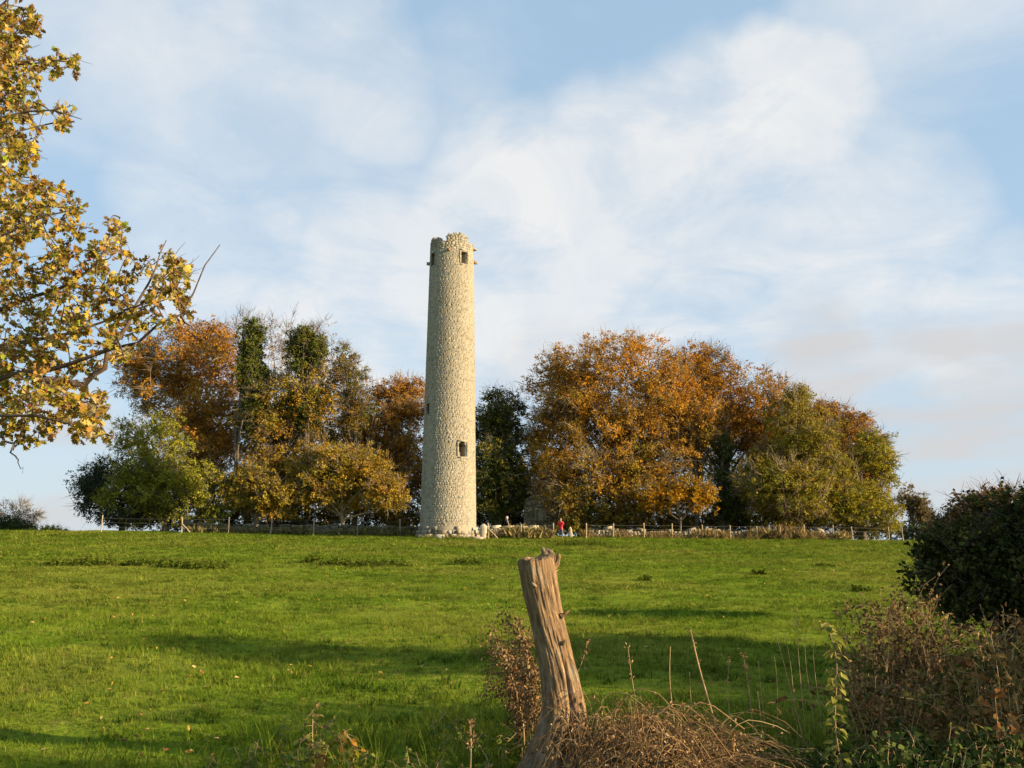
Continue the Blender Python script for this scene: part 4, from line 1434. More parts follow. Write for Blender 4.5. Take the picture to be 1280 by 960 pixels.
    stub('splinter', [(676, 704, SY + .03), (682, 688, SY + .02), (689, 690, SY), (692, 702, SY - .02)], [.03, .020, .020, .014], 5)
    stub('branch_stub', [(672, 735, SY - .12), (667, 731, SY - .165), (665, 728, SY - .175)], [.016, .010, .004], 6)


stump()


# ------------------------------------------------------------------ grass
def grass_tuft(name, seed, blades, h, spread, width, segs=3, bend=.5, m='grass', col=(.1, .15, .02)):
    r_ = np.random.default_rng(seed)
    mb = MB()
    for b in range(blades):
        a = r_.uniform(0, 2 * PI)
        d = np.array([math.cos(a), math.sin(a), 0])
        s = np.array([-d[1], d[0], 0])
        p0 = rdirs(r_, 1)[0] * spread * r_.random()
        p0[2] = -.01
        hh = h * r_.uniform(.5, 1.2)
        bd = bend * r_.uniform(.3, 1.4)
        wv = width * r_.uniform(.7, 1.3)
        V = []
        for k in range(segs + 1):
            t = k / segs
            c = p0 + EZ * hh * (t - .25 * bd * t * t) + d * hh * bd * t * t
            w_ = wv * (1 - t ** 1.5) + .0004
            V += [c - s * w_ / 2, c + s * w_ / 2]
        mb.add(V, [(2 * k, 2 * k + 1, 2 * k + 3, 2 * k + 2) for k in range(segs)], np.asarray(col) * r_.uniform(.6, 1.4))
    me = mb.mesh(name, M[m])
    return bpy.data.objects.new(name, me)          # only used as the tuft the grass object repeats


def scatter(name, pts, rot, scl, protos, m):
    """one object: tufts set out on points by geometry nodes"""
    me = bpy.data.meshes.new(name)
    me.vertices.add(len(pts))
    me.vertices.foreach_set('co', np.asarray(pts, np.float32).ravel())
    a = me.attributes.new('rot', 'FLOAT_VECTOR', 'POINT')
    a.data.foreach_set('vector', np.asarray(rot, np.float32).ravel())
    a = me.attributes.new('scl', 'FLOAT_VECTOR', 'POINT')
    a.data.foreach_set('vector', np.asarray(scl, np.float32).ravel())
    a = me.attributes.new('pick', 'INT', 'POINT')
    a.data.foreach_set('value', np.random.default_rng(1).integers(0, len(protos), len(pts)).astype(np.int32))
    me.materials.append(m)
    o = link(name, me)
    ng = bpy.data.node_groups.new(name + '_nodes', 'GeometryNodeTree')
    ng.interface.new_socket('Geometry', in_out='INPUT', socket_type='NodeSocketGeometry')
    ng.interface.new_socket('Geometry', in_out='OUTPUT', socket_type='NodeSocketGeometry')
    gi, go = ng.nodes.new('NodeGroupInput'), ng.nodes.new('NodeGroupOutput')
    iop = ng.nodes.new('GeometryNodeInstanceOnPoints')
    iop.inputs['Pick Instance'].default_value = True
    jn = ng.nodes.new('GeometryNodeJoinGeometry')
    for pr in protos:
        oi = ng.nodes.new('GeometryNodeObjectInfo')
        oi.inputs['Object'].default_value = pr
        oi.inputs['As Instance'].default_value = True
        ng.links.new(oi.outputs['Geometry'], jn.inputs[0])

    def attr(n, t):
        x = ng.nodes.new('GeometryNodeInputNamedAttribute')
        x.data_type = t
        x.inputs['Name'].default_value = n
        return x.outputs['Attribute']
    ng.links.new(gi.outputs[0], iop.inputs['Points'])
    ng.links.new(jn.outputs[0], iop.inputs['Instance'])
    ng.links.new(attr('pick', 'INT'), iop.inputs['Instance Index'])
    e2r = ng.nodes.new('FunctionNodeEulerToRotation')
    ng.links.new(attr('rot', 'FLOAT_VECTOR'), e2r.inputs[0])
    ng.links.new(e2r.outputs[0], iop.inputs['Rotation'])
    ng.links.new(attr('scl', 'FLOAT_VECTOR'), iop.inputs['Scale'])
    ng.links.new(iop.outputs[0], go.inputs[0])
    md = o.modifiers.new('scatter', 'NODES')
    md.node_group = ng
    return o


def field_z(x, y):
    """height of the field sheet itself (with its hummocks)"""
    fx = np.interp(x, xs, np.arange(len(xs)))
    fy = np.interp(y, ys, np.arange(len(ys)))
    i, j = np.clip(fx.astype(int), 0, len(xs) - 2), np.clip(fy.astype(int), 0, len(ys) - 2)
    u, v = fx - i, fy - j
    return GZ[j, i] * (1 - u) * (1 - v) + GZ[j, i + 1] * u * (1 - v) + GZ[j + 1, i] * (1 - u) * v + GZ[j + 1, i + 1] * u * v


def noise_np(x, y, s, seed):
    return np.array([mnoise.noise((a * s, b * s, seed)) for a, b in zip(x, y)])


rg = np.random.default_rng(5)
tuft_protos = [grass_tuft('grass_tuft', 60 + k, 9, .085, .055, .0065, 3, .7) for k in range(5)]
GP, GS, GR = [], [], []
for (y0, y1, dens, sc, margin) in ((3.0, 6.0, 330, .72, 1.0), (6.0, 10.0, 270, .78, 1.0), (10, 18, 150, 1.0, 1.5), (18, 32, 60, 1.5, 2), (32, 50, 22, 2.2, 3), (50, 79, 9, 3.0, 4)):
    wmax = .62 * y1 + margin
    n = int(dens * 2 * wmax * (y1 - y0))
    y = rg.uniform(y0, y1, n)
    x = rg.uniform(-wmax, wmax, n)
    k = np.abs(x) < .62 * y + margin
    x, y = x[k], y[k]
    if y0 > 30:
        k = ~(((x - TB[0]) ** 2 + (y - TB[1]) ** 2) < 2.9 ** 2)
        x, y = x[k], y[k]
    nn_ = noise_np(x, y, .55, 3.0) * .5 + noise_np(x, y, 1.9, 8.0) * .5
    s = sc * (1 + 1.1 * nn_).clip(.35, 2.2) * rg.uniform(.7, 1.3, len(x))
    GP.append(np.stack([x, y, field_z(x, y) - .005], -1))
    wid = 1.0 + .35 * (sc - 1)
    GS.append(np.stack([s * wid, s * wid, s * rg.uniform(.7, 1.15, len(x)) * (1.0 if sc < 1.2 else .6)], -1))
    GR.append(np.stack([rg.normal(size=len(x)) * .12, rg.normal(size=len(x)) * .12, rg.uniform(0, 2 * PI, len(x))], -1))
tag(scatter('meadow_grass', np.concatenate(GP), np.concatenate(GR), np.concatenate(GS), tuft_protos, M['grass']), 'short green pasture grass covering the whole field', 'grass', kind='stuff')
print('grass tufts', sum(len(a) for a in GP))

# rank grass along the near edge of the field
long_protos = [grass_tuft('long_grass_tuft', 80 + k, 14, .34, .09, .008, 5, .8) for k in range(4)]
P_ = []
for (px0, px1, Y0, Y1, n) in ((300, 560, 5.9, 7.6, 110), (540, 700, 6.2, 8.2, 130), (720, 1010, 6.3, 8.4, 260), (930, 1280, 4.8, 7.5, 240), (120, 330, 5.6, 6.6, 40), (0, 300, 5.3, 6.0, 30)):
    for k in range(n):
        Y = rg.uniform(Y0, Y1)
        q = on_ground(rg.uniform(px0, px1), Y)
        P_.append(q)
P_ = np.array(P_)
P_[:, 2] = field_z(P_[:, 0], P_[:, 1]) - .01
sc_ = rg.uniform(.45, 1.15, (len(P_), 1)) * np.ones((1, 3))
tag(scatter('rank_grass', P_, np.stack([rg.normal(size=len(P_)) * .15, rg.normal(size=len(P_)) * .15, rg.uniform(0, 6.28, len(P_))], -1), sc_, long_protos, M['grass']), 'long rank grass growing round the stump and thicket', 'grass', kind='stuff')

tus_protos = [grass_tuft('tussock_tuft', 120 + k, 16, .13, .11, .010, 3, .9, 'tussock', (.06, .105, .012)) for k in range(3)]
Q = []
for k in range(260):
    Y = 8 + 62 * rg.random() ** 1.5
    c0_ = np.array([rg.uniform(-.62, .62) * Y, Y])
    for q in range(int(rg.integers(3, 14))):
        d = rg.normal(size=2) * np.array([.45, .16]) * (1 + Y / 40)
        Q.append((c0_[0] + d[0], c0_[1] + d[1], Y))
Q = np.array(Q)
Q = Q[(Q[:, 1] < 69)]
tp = np.stack([Q[:, 0], Q[:, 1], field_z(Q[:, 0], Q[:, 1]) - .01], -1)
ts = (rg.uniform(.5, 1.2, len(Q)) * (1 + Q[:, 2] / 45))[:, None] * np.array([[1, 1, .8]])
tag(scatter('tussocks', tp, np.stack([0 * tp[:, 0], 0 * tp[:, 0], rg.uniform(0, 6.28, len(tp))], -1), ts, tus_protos, M['tussock']), 'darker rough tussocks dotted through the short pasture', 'grass', kind='stuff')

# fallen leaves and droppings on the turf
fl = MB()
n = 900
y = 4.5 + 40 * rg.random(n) ** 1.8
x = (rg.random(n) * 2 - 1) * (.62 * y + .5)
cz = field_z(x, y) + .05 + .03 * rg.random(n)
leaves(fl, np.stack([x, y, cz], -1), rdirs(rg, n) * np.array([1, 1, .3]), nrm(rdirs(rg, n) * .5 + EZ), .05 + .0022 * y * rg.random(n), palette_pick(rg, [(.42, .26, .06), (.35, .2, .05), (.5, .36, .14), (.28, .13, .05)], n), CURL)
tag(fl.build('fallen_leaves', M['dead']), 'small dry leaves scattered over the short turf', 'leaves', kind='stuff')


# ------------------------------------------------------------------ weed patches in the field
def weed_patch(label, spots, seed, pal=((.055, .080, .010), (.08, .11, .013), (.12, .14, .018)), n=200, h=.38):
    r_ = np.random.default_rng(seed)
    mb, sb = MB(), MB()
    for (px0, px1, Y0, Y1) in spots:
        for k in range(n):
            q = on_ground(r_.uniform(px0, px1), r_.uniform(Y0, Y1))
            q[2] = float(field_z(np.array([q[0]]), np.array([q[1]]))[0])
            hh = h * r_.uniform(.35, 1.1) * (1 - .5 * abs((q[0] - on_ground(px0, Y0)[0]) / (on_ground(px1, Y0)[0] - on_ground(px0, Y0)[0] + 1e-6) * 2 - 1) ** 2)
            tip = q + np.array([r_.normal() * .06, r_.normal() * .06, hh])
            tubes(sb, np.array([q - EZ * .03, (q + tip) / 2 + r_.normal(size=3) * .01, tip]), np.array([.006, .005, .003]), 3, (.08, .10, .02))
            m_ = 12
            t = r_.uniform(.2, 1.0, m_)[:, None]
            dd = rdirs(r_, m_) * np.array([1, 1, .3]) + EZ * .15
            leaves(mb, q + (tip - q) * t, dd, nrm(EZ * .5 + .9 * rdirs(r_, m_)), .11 * (1.15 - .6 * t[:, 0]) * r_.uniform(.7, 1.3, m_), palette_pick(r_, pal, m_), OVATE)
    o = mb.build('weed_patch', M['leaf'])
    tag(o, label, 'weeds', kind='stuff')
    st = sb.build('stems', M['leaf'], o)
    tag(st, kind='stuff')
    return o


weed_patch('long dark nettle patch across the field in front of the green tree', [(50, 150, 33, 34.5), (150, 230, 32.5, 34), (195, 290, 31.5, 33.5)], 301, n=130)
weed_patch('small dark nettle patches in the field left of the tower', [(378, 402, 36, 37), (402, 440, 35, 35.6), (440, 470, 34, 36), (470, 512, 34.5, 36)], 302, n=45)
weed_patch('single tuft of nettles in the field below the tower foot', [(568, 602, 36, 37.5)], 303, n=45)
weed_patch('low dark weed bed in the grass before the person in red', [(692, 757, 57, 61)], 304, n=150, h=.5)
weed_patch('small dark tussocks dotted over the field right of the stump', [(1062, 1082, 23, 23.6), (1020, 1040, 36, 36.6), (940, 960, 30, 30.4), (800, 812, 27, 27.3)], 305, n=22, h=.2)


# ------------------------------------------------------------------ near tree with lobed autumn leaves
HLEAF = [(.44, .31, .040), (.37, .23, .03), (.31, .24, .03), (.48, .37, .09), (.22, .19, .03), (.34, .18, .045), (.20, .11, .03), (.45, .35, .15)]


def near_tree():
    r_ = np.random.default_rng(91)
    base = np.array([-4.3, 4.5, gz(-4.3, 4.5)])
    o = thing('hawthorn_tree', 'yellow-leaved hawthorn reaching in with thorny twigs beside the field', 'tree', tuple(base))
    tb = MB()

    def limb(pts, r0, r1, sides=7, n=14):
        P = np.array(pts) - base
        t0 = np.concatenate([[0], np.cumsum(np.linalg.norm(np.diff(P, axis=0), axis=1))])
        t0 /= t0[-1]
        t = np.linspace(0, 1, n)
        L = np.stack([np.interp(t, t0, P[:, k]) for k in range(3)], -1)
        L[1:-1] = (L[:-2] + 2 * L[1:-1] + L[2:]) / 4
        L[1:-1] += r_.normal(size=(n - 2, 3)) * .010
        tubes(tb, L, r0 + (r1 - r0) * t ** .8, sides)
        return L
    top = base + np.array([.1, 0, 2.3])
    trunk = limb([base - EZ * .3, base + np.array([.05, .05, 1.0]), top, base + np.array([.25, -.1, 3.6]), base + np.array([.3, 0, 5.2])], .15, .03, 10, 18)
    T = lambda h: base + np.array([.1 + .05 * h, 0, h])
    px = lambda *a: pix(*a)
    limbs = [
        limb([T(1.5), px(-60, 500, 4.3), px(0, 472, 4.2), px(95, 456, 4.15), px(150, 437, 4.1), px(172, 425, 4.1), px(228, 392, 4.05), px(252, 340, 4.0), px(275, 306, 4.0)], .034, .002, 7, 26),
        limb([px(60, 475, 4.2), px(110, 487, 4.25), px(140, 440, 4.2), px(166, 385, 4.2), px(185, 355, 4.2), px(203, 318, 4.2), px(208, 300, 4.2)], .020, .002),
        limb([T(1.2), px(-40, 530, 4.0), px(0, 521, 3.9), px(60, 521, 3.85), px(100, 524, 3.85), px(138, 545, 3.8)], .028, .003),
        limb([T(1.9), px(-60, 420, 4.6), px(10, 385, 4.6), px(90, 350, 4.6), px(140, 320, 4.5), px(150, 272, 4.5)], .036, .003),
        limb([T(2.4), px(-50, 330, 4.4), px(0, 300, 4.3), px(55, 268, 4.3), px(92, 262, 4.3)], .034, .003),
        limb([T(2.8), px(-60, 180, 4.3), px(0, 140, 4.2), px(55, 128, 4.2), px(102, 149, 4.2)], .030, .002),
        limb([T(2.9), px(-60, 110, 4.4), px(0, 78, 4.3), px(45, 80, 4.3), px(98, 70, 4.25)], .030, .002),
        limb([T(3.2), px(-50, 40, 4.2), px(0, 8, 4.2), px(30, -20, 4.2)], .030, .004),
        limb([T(1.6), px(-80, 460, 4.9), px(0, 430, 4.9), px(70, 420, 4.8), px(130, 400, 4.8), px(215, 372, 4.7)], .034, .003),
        limb([T(2.6), px(-60, 230, 4.7), px(0, 220, 4.7), px(40, 215, 4.7), px(66, 235, 4.7)], .026, .002),
        limb([px(0, 545, 4.1), px(15, 560, 4.1), px(22, 575, 4.1), px(28, 592, 4.1)], .008, .001),
        limb([px(228, 388, 4.05), px(226, 360, 4.0), px(214, 345, 4.0), px(205, 330, 4.0)], .008, .001),
        limb([px(140, 395, 4.2), px(190, 375, 4.15), px(230, 350, 4.1), px(245, 335, 4.1)], .008, .001),
        limb([px(215, 395, 4.05), px(240, 408, 4.0), px(262, 425, 4.0), px(268, 430, 4.0)], .006, .001),
    ]
    for k in range(16):      # limbs of the part outside the picture
        a = r_.uniform(PI * .45, PI * 1.75)
        h = r_.uniform(1.3, 4.6)
        ln = r_.uniform(.9, 1.9)
        d = np.array([math.cos(a), math.sin(a), .35])
        limbs.append(limb([T(h), T(h) + d * ln * .5 + EZ * .1, T(h) + d * ln], .035, .004))
    nodes = np.concatenate([l[3:] for l in limbs])
    # leaf sprays: (photo x, y, rx, ry, distance, number)
    masses = [(20, 25, 30, 40, 4.2, 22), (70, 85, 26, 18, 4.25, 9), (15, 110, 38, 45, 4.3, 26), (60, 145, 38, 22, 4.2, 9), (15, 190, 28, 35, 4.5, 16), (35, 245, 50, 30, 4.4, 26), (70, 270, 35, 24, 4.3, 12), (25, 320, 52, 45, 4.5, 34), (95, 310, 42, 32, 4.5, 14), (150, 300, 20, 26, 4.5, 8), (130, 345, 42, 34, 4.5, 18),
              (60, 385, 62, 42, 4.6, 34), (130, 400, 42, 34, 4.4, 16), (218, 350, 25, 24, 4.05, 11), (205, 382, 35, 22, 4.1, 12), (165, 420, 34, 28, 4.3, 12), (35, 430, 50, 32, 4.6, 22), (110, 440, 45, 22, 4.5, 10), (40, 500, 60, 34, 4.2, 30), (110, 515, 42, 24, 4.1, 14), (25, 540, 40, 18, 4.1, 12), (115, 538, 22, 12, 3.9, 6), (190, 330, 30, 22, 4.3, 5), (78, 465, 40, 26, 4.7, 10), (12, 60, 22, 50, 4.6, 14), (14, 160, 22, 50, 4.7, 14), (20, 280, 34, 40, 4.7, 18), (30, 470, 44, 50, 4.7, 22), (-20, 60, 40, 60, 4.2, 22), (-25, 200, 40, 60, 4.3, 22), (-25, 350, 40, 70, 4.4, 26), (-25, 480, 40, 60, 4.3, 24)]
    S = []
    for (cx_, cy_, rx, ry, Y, n) in masses:
        for k in range(int(n * 1.5)):
            a, q = r_.uniform(0, 2 * PI), math.sqrt(r_.random())
            S.append(pix(cx_ + rx * q * math.cos(a), cy_ + ry * q * math.sin(a), Y + r_.normal() * .22) - base)
    nvis = len(S)
    for k in range(420):
        d = rdirs(r_, 1)[0]
        q = r_.random() ** .4
        pnt = np.array([-.15, 0, 2.9]) + d * np.array([1.5, 1.7, 2.0]) * q
        if (pnt + base)[0] < -.66 * (pnt + base)[1] - .05:
            S.append(pnt)
    S = np.array(S)
    # each spray grows from the nearest branch or earlier spray, so twigs fork
    pool = nodes.copy()
    dmin = ((S[:, None] - pool[None]) ** 2).sum(-1)
    best, arg = dmin.min(1), dmin.argmin(1)
    A = np.zeros_like(S)
    todo = np.ones(len(S), bool)
    src = pool
    near_pt = pool[arg]
    for _ in range(len(S)):
        k = int(np.where(todo, best, 1e9).argmin())
        A[k] = near_pt[k]
        todo[k] = False
        dk = ((S - S[k]) ** 2).sum(1) * 1.15
        upd = todo & (dk < best)
        best[upd] = dk[upd]
        near_pt[upd] = S[k]
    mid = (A + S) / 2 + r_.normal(size=S.shape) * .03 + EZ * .02
    t = np.linspace(0, 1, 6)[None, :, None]
    TP = (1 - t) ** 2 * A[:, None] + 2 * t * (1 - t) * mid[:, None] + t ** 2 * S[:, None]
    tubes(tb, TP, np.linspace(.0042, .0014, 6)[None] * np.ones((len(S), 1)), 4)
    m_ = 420                     # fine leafless side twigs
    i = r_.integers(0, nvis, m_)
    s0 = TP[i, r_.integers(1, 6, m_)]
    e = s0 + nrm(rdirs(r_, m_) + EZ * .3 + EX * .3) * r_.uniform(.04, .14, (m_, 1))
    tubes(tb, np.stack([s0, (s0 + e) / 2 + r_.normal(size=e.shape) * .008, e], 1), np.array([[.0018, .0014, .0007]]) * np.ones((m_, 1)), 3)
    # short thorns
    m_ = 260
    i = r_.integers(0, nvis, m_)
    s0 = TP[i, r_.integers(1, 6, m_)]
    e = s0 + rdirs(r_, m_) * .035
    tubes(tb, np.stack([s0, (s0 + e) / 2, e], 1), np.array([[.0016, .0010, .0003]]) * np.ones((m_, 1)), 3)
    tb.build('trunk', M['bark_near'], o, smooth=True)
    # leaves stand in rosettes at the spray ends and along the twig
    C, D, N, Z, K = [], [], [], [], []
    for k in range(len(S)):
        n = int(r_.integers(8, 15))
        ax = nrm(S[k] - A[k] + 1e-6)
        tt = r_.choice([.55, .8, 1.0, 1.0, 1.0], n)
        tone = r_.integers(0, len(HLEAF))
        for q in range(n):
            j = min(5, int(round(tt[q] * 5)))
            d = nrm(ax * .6 + rdirs(r_, 1)[0] * .9 - EZ * .12)
            C.append(TP[k, j] + d * .008)
            D.append(d)
            N.append(nrm(rdirs(r_, 1)[0] + EZ * .3))
            Z.append(r_.uniform(.024, .050))
            K.append(tone if r_.random() < .55 else r_.integers(0, len(HLEAF)))
    C, D, N, Z, K = np.array(C), np.array(D), np.array(N), np.array(Z), np.array(K)
    # the 300 that show largest are leaves of their own
    W_ = C + base
    fwd = np.array([0, math.cos(PITCH), math.sin(PITCH)])
    upv = np.array([0, -math.sin(PITCH), math.cos(PITCH)])
    dz = (W_ - CAM) @ fwd
    u = 640 + F * (W_ - CAM)[:, 0] / dz
    v = 480 - F * ((W_ - CAM) @ upv) / dz
    inside = (u > 4) & (u < 1270) & (v > 4)
    show = np.where(inside, Z / dz, 0)
    big = np.argsort(-show)[:300]
    rest = np.ones(len(C), bool)
    rest[big] = False
    cols = np.array(HLEAF)[K] * (1 + .15 * r_.normal(size=(len(C), 1))).clip(.6, 1.5)
    g = r_.random(len(C)) < .04
    cols[g] = np.array([.24, .30, .03])
    protos = []
    for h in HLEAF + [(.24, .30, .03)]:
        pb = MB()
        pb.add(LOBED[0], LOBED[1], h)
        protos.append(pb.mesh('leaf', M['leaf_near']))
    for k in big:
        d = D[k]
        s = nrm(np.cross(d, N[k]))
        n2 = np.cross(s, d)
        mt = Matrix(((s[0], d[0], n2[0], C[k][0]), (s[1], d[1], n2[1], C[k][1]), (s[2], d[2], n2[2], C[k][2]), (0, 0, 0, 1))) @ Matrix.Scale(float(Z[k]), 4)
        lo = bpy.data.objects.new('leaf', protos[8 if g[k] else K[k]])
        COL.objects.link(lo)
        lo.parent = o
        lo.matrix_local = mt
    lb = MB()
    ra_, rb_ = rest & (u > -60), rest & (u <= -60)
    leaves(lb, C[ra_], D[ra_], N[ra_], Z[ra_], cols[ra_], LOBED)
    leaves(lb, C[rb_], D[rb_], N[rb_], Z[rb_], cols[rb_], RHOMB)
    tag(lb.build('foliage', M['leaf_near'], o), kind='stuff')
    # haws
    hb = MB()
    for k in r_.integers(0, nvis, 60):
        q = S[k] + rdirs(r_, 1)[0] * .02 - EZ * .02
        aa_ = np.linspace(-PI / 2, PI / 2, 5)
        tubes(hb, np.stack([q[0] + 0 * aa_, q[1] + 0 * aa_, q[2] + .006 * np.sin(aa_)], -1), .0055 * np.cos(aa_) + .0005, 6, (.25, .02, .015))
    tag(hb.build('berries', simple_mat('haw', (.24, .025, .02), .4), o, True), kind='stuff')


near_tree()


# ------------------------------------------------------------------ dead and living plants round the stump
DEADP = [(.33, .19, .085), (.27, .145, .06), (.39, .25, .12), (.20, .105, .05), (.44, .30, .16)]


def leaf_objects(parent, name, C, D, N, Z, K, protos):
    for k in range(len(C)):
        d = nrm(D[k])
        s = nrm(np.cross(d, N[k]))
        n2 = np.cross(s, d)
        lo = bpy.data.objects.new(name, protos[K[k]])
        COL.objects.link(lo)
        lo.parent = parent
        lo.matrix_local = Matrix(((s[0], d[0], n2[0], C[k][0]), (s[1], d[1], n2[1], C[k][1]), (s[2], d[2], n2[2], C[k][2]), (0, 0, 0, 1))) @ Matrix.Scale(float(Z[k]), 4)


def smooth_line(P, n):
    P = np.array(P)
    t0 = np.concatenate([[0], np.cumsum(np.linalg.norm(np.diff(P, axis=0), axis=1))])
    t0 /= t0[-1]
    t = np.linspace(0, 1, n)
    L = np.stack([np.interp(t, t0, P[:, k]) for k in range(3)], -1)
    for _ in range(2):
        L[1:-1] = (L[:-2] + 2 * L[1:-1] + L[2:]) / 4
    return L


def withered_plant():
    """brown withered heads behind the stump"""
    r_ = np.random.default_rng(401)
    Y = 6.75
    base = on_ground(668, Y)
    o = thing('withered_plant', 'tall withered brown plant with drooping heads behind the stump', 'dead plant', tuple(base))
    sb, lb = MB(), MB()
    heads = [((655, 905), (632, 815), (608, 815)), ((652, 910), (635, 858), (610, 862)), ((660, 900), (648, 800), (632, 768)), ((655, 900), (640, 820), (612, 792)), ((655, 905), (638, 850), (612, 838)), ((662, 900), (650, 840), (640, 820)), ((665, 890), (660, 820), (655, 790)), ((660, 910), (650, 870), (645, 862)), ((672, 900), (668, 850), (664, 835)), ((690, 900), (728, 830), (735, 800)),
             ((668, 890), (655, 800), (645, 778)), ((662, 905), (652, 850), (630, 822))]
    for k, h in enumerate(heads):
        Yk = Y + .12 * r_.normal()
        g0 = on_ground(h[0][0], Yk)
        L = smooth_line([g0 - base - EZ * .05, pix(*h[0], Yk) - base, pix(*h[1], Yk) - base, pix(*h[2], Yk) - base], 16)
        tubes(sb, L, np.linspace(.007, .002, 16), 5)
        n = 460 if k != 9 else 30
        t = r_.integers(6 if k != 9 else 13, 16, n)
        spread = (.10 if k != 9 else .02)
        pos = L[t] + rdirs(r_, n) * spread * r_.random((n, 1)) ** .5
        dd = nrm(-EZ * .8 + rdirs(r_, n) * .9)
        leaves(lb, pos, dd, rdirs(r_, n), r_.uniform(.014, .036, n), palette_pick(r_, [(.26, .155, .07), (.20, .115, .05), (.32, .205, .10), (.15, .085, .042)], n, .25), CURL)
        for q in range(24 if k != 9 else 6):
            a = L[r_.integers(5, 15)]
            e = a + rdirs(r_, 1)[0] * .09 + EZ * .01
            tubes(sb, np.array([a, (a + e) / 2 + EZ * .02, e]), np.array([.003, .002, .001]), 3)
    tag(sb.build('stems', M['twig_straw'], o), kind='stuff')
    tag(lb.build('withered_leaves', M['dead'], o), kind='stuff')


withered_plant()


def straw_mound(label, outline, Y0, Y1, n_arc, n_bit, seed, lift=1.0, pal=DEADP, name='straw_mound'):
    """collapsed dry stalks: arcs that rise and droop below the given photo outline"""
    r_ = np.random.default_rng(seed)
    ox = [a for a, b in outline]
    oy = [b for a, b in outline]
    base = on_ground((ox[0] + ox[-1]) / 2, (Y0 + Y1) / 2)
    o = thing(name, label, 'dead plant', tuple(base))
    sb, lb = MB(), MB()
    Ym = (Y0 + Y1) / 2
    arcs = []
    for k in range(n_arc):
        Y = r_.uniform(Y0, Y1)
        x0 = r_.uniform(ox[0], ox[-1])
        g0 = on_ground(x0, Y)
        htop = max(.08, pix(x0, np.interp(x0, ox, oy), Ym)[2] - g0[2]) * lift
        edge = 1 - .45 * abs(Y - Ym) / (Y1 - Y0) * 2
        h = htop * edge * r_.uniform(.45, 1.05)
        a = r_.uniform(0, 2 * PI)
        d = np.array([math.cos(a), math.sin(a) * .6, 0]) + np.array([.25, -.05, 0])
        ln = r_.uniform(.25, .6)
        P = [g0 - EZ * .03, g0 + d * ln * .18 + EZ * h * .75, g0 + d * ln * .5 + EZ * h, g0 + d * ln * .85 + EZ * h * r_.uniform(.55, .95), g0 + d * ln * 1.1 + EZ * h * r_.uniform(.2, .75)]
        L = smooth_line(np.array(P) - base, 10) + r_.normal(size=(10, 3)) * .006
        arcs.append(L)
    arcs = np.array(arcs)
    rad = (.0022 * np.exp(.55 * r_.normal(size=n_arc))).clip(.001, .008)[:, None] * np.linspace(1, .5, 10)[None]
    tubes(sb, arcs, rad, 4, palette_pick(r_, [(.42, .29, .14), (.30, .18, .08), (.19, .105, .05), (.36, .22, .09), (.13, .08, .04)], n_arc, .2))
    tag(sb.build('stalks', M['dead'], o), kind='stuff')
    i = r_.integers(0, n_arc, n_bit)
    j = r_.integers(2, 10, n_bit)
    pos = arcs[i, j] + rdirs(r_, n_bit) * .035 * r_.random((n_bit, 1))
    leaves(lb, pos, nrm(rdirs(r_, n_bit) - EZ * .5), rdirs(r_, n_bit), r_.uniform(.010, .042, n_bit), palette_pick(r_, list(pal) + [(.15, .085, .04), (.12, .10, .03)], n_bit, .25), CURL)
    tag(lb.build('dry_leaves', M['dead'], o), kind='stuff')
    return o


straw_mound('tangled mound of dry brown stalks against the right of the stump', [(712, 862), (730, 846), (770, 846), (830, 854), (868, 872), (890, 900), (905, 930)], 5.6, 6.35, 800, 4600, 411)
straw_mound('flattened straw in front of the stump foot', [(690, 965), (740, 945), (800, 938), (860, 942), (900, 955)], 5.0, 5.5, 240, 2600, 412, .8)


def stalk(label, x0, y1, x1, Y, rad, seed, head=0, leafy=0, green=False, group='dry stalks standing in the rough grass'):
    r_ = np.random.default_rng(seed)
    g0 = on_ground(x0, Y)
    tip = pix(x1, y1, Y)
    o = thing('dry_stalk' if not green else 'weed_stem', label, 'stalk', tuple(g0), group)
    sb = MB()
    L = smooth_line([-EZ * .05, (tip - g0) * .35 + r_.normal(size=3) * .01, (tip - g0) * .7 + r_.normal(size=3) * .01, tip - g0], 10)
    tubes(sb, L, np.linspace(rad, rad * .45, 10), 6, cap=True)
    sb.build('stem', M['twig_straw'], o)
    if head:
        hb = MB()
        pos = L[r_.integers(7, 10, head)] + rdirs(r_, head) * .022
        leaves(hb, pos, nrm(rdirs(r_, head) + EZ * .5), rdirs(r_, head), r_.uniform(.012, .03, head), palette_pick(r_, DEADP[1:4], head, .2), CURL)
        hb.build('seed_head', M['dead'], o)
    if leafy:
        vb = MB()
        pos = L[r_.integers(3, 10, leafy)]
        leaves(vb, pos, nrm(rdirs(r_, leafy) * np.array([1, 1, .4]) - EZ * .3), nrm(EZ + .4 * rdirs(r_, leafy)), r_.uniform(.03, .065, leafy), palette_pick(r_, [(.20, .20, .03), (.26, .22, .04), (.13, .15, .03), (.3, .2, .06)], leafy), OVATE)
        vb.build('leaves', M['leaf_near'], o)
    return o


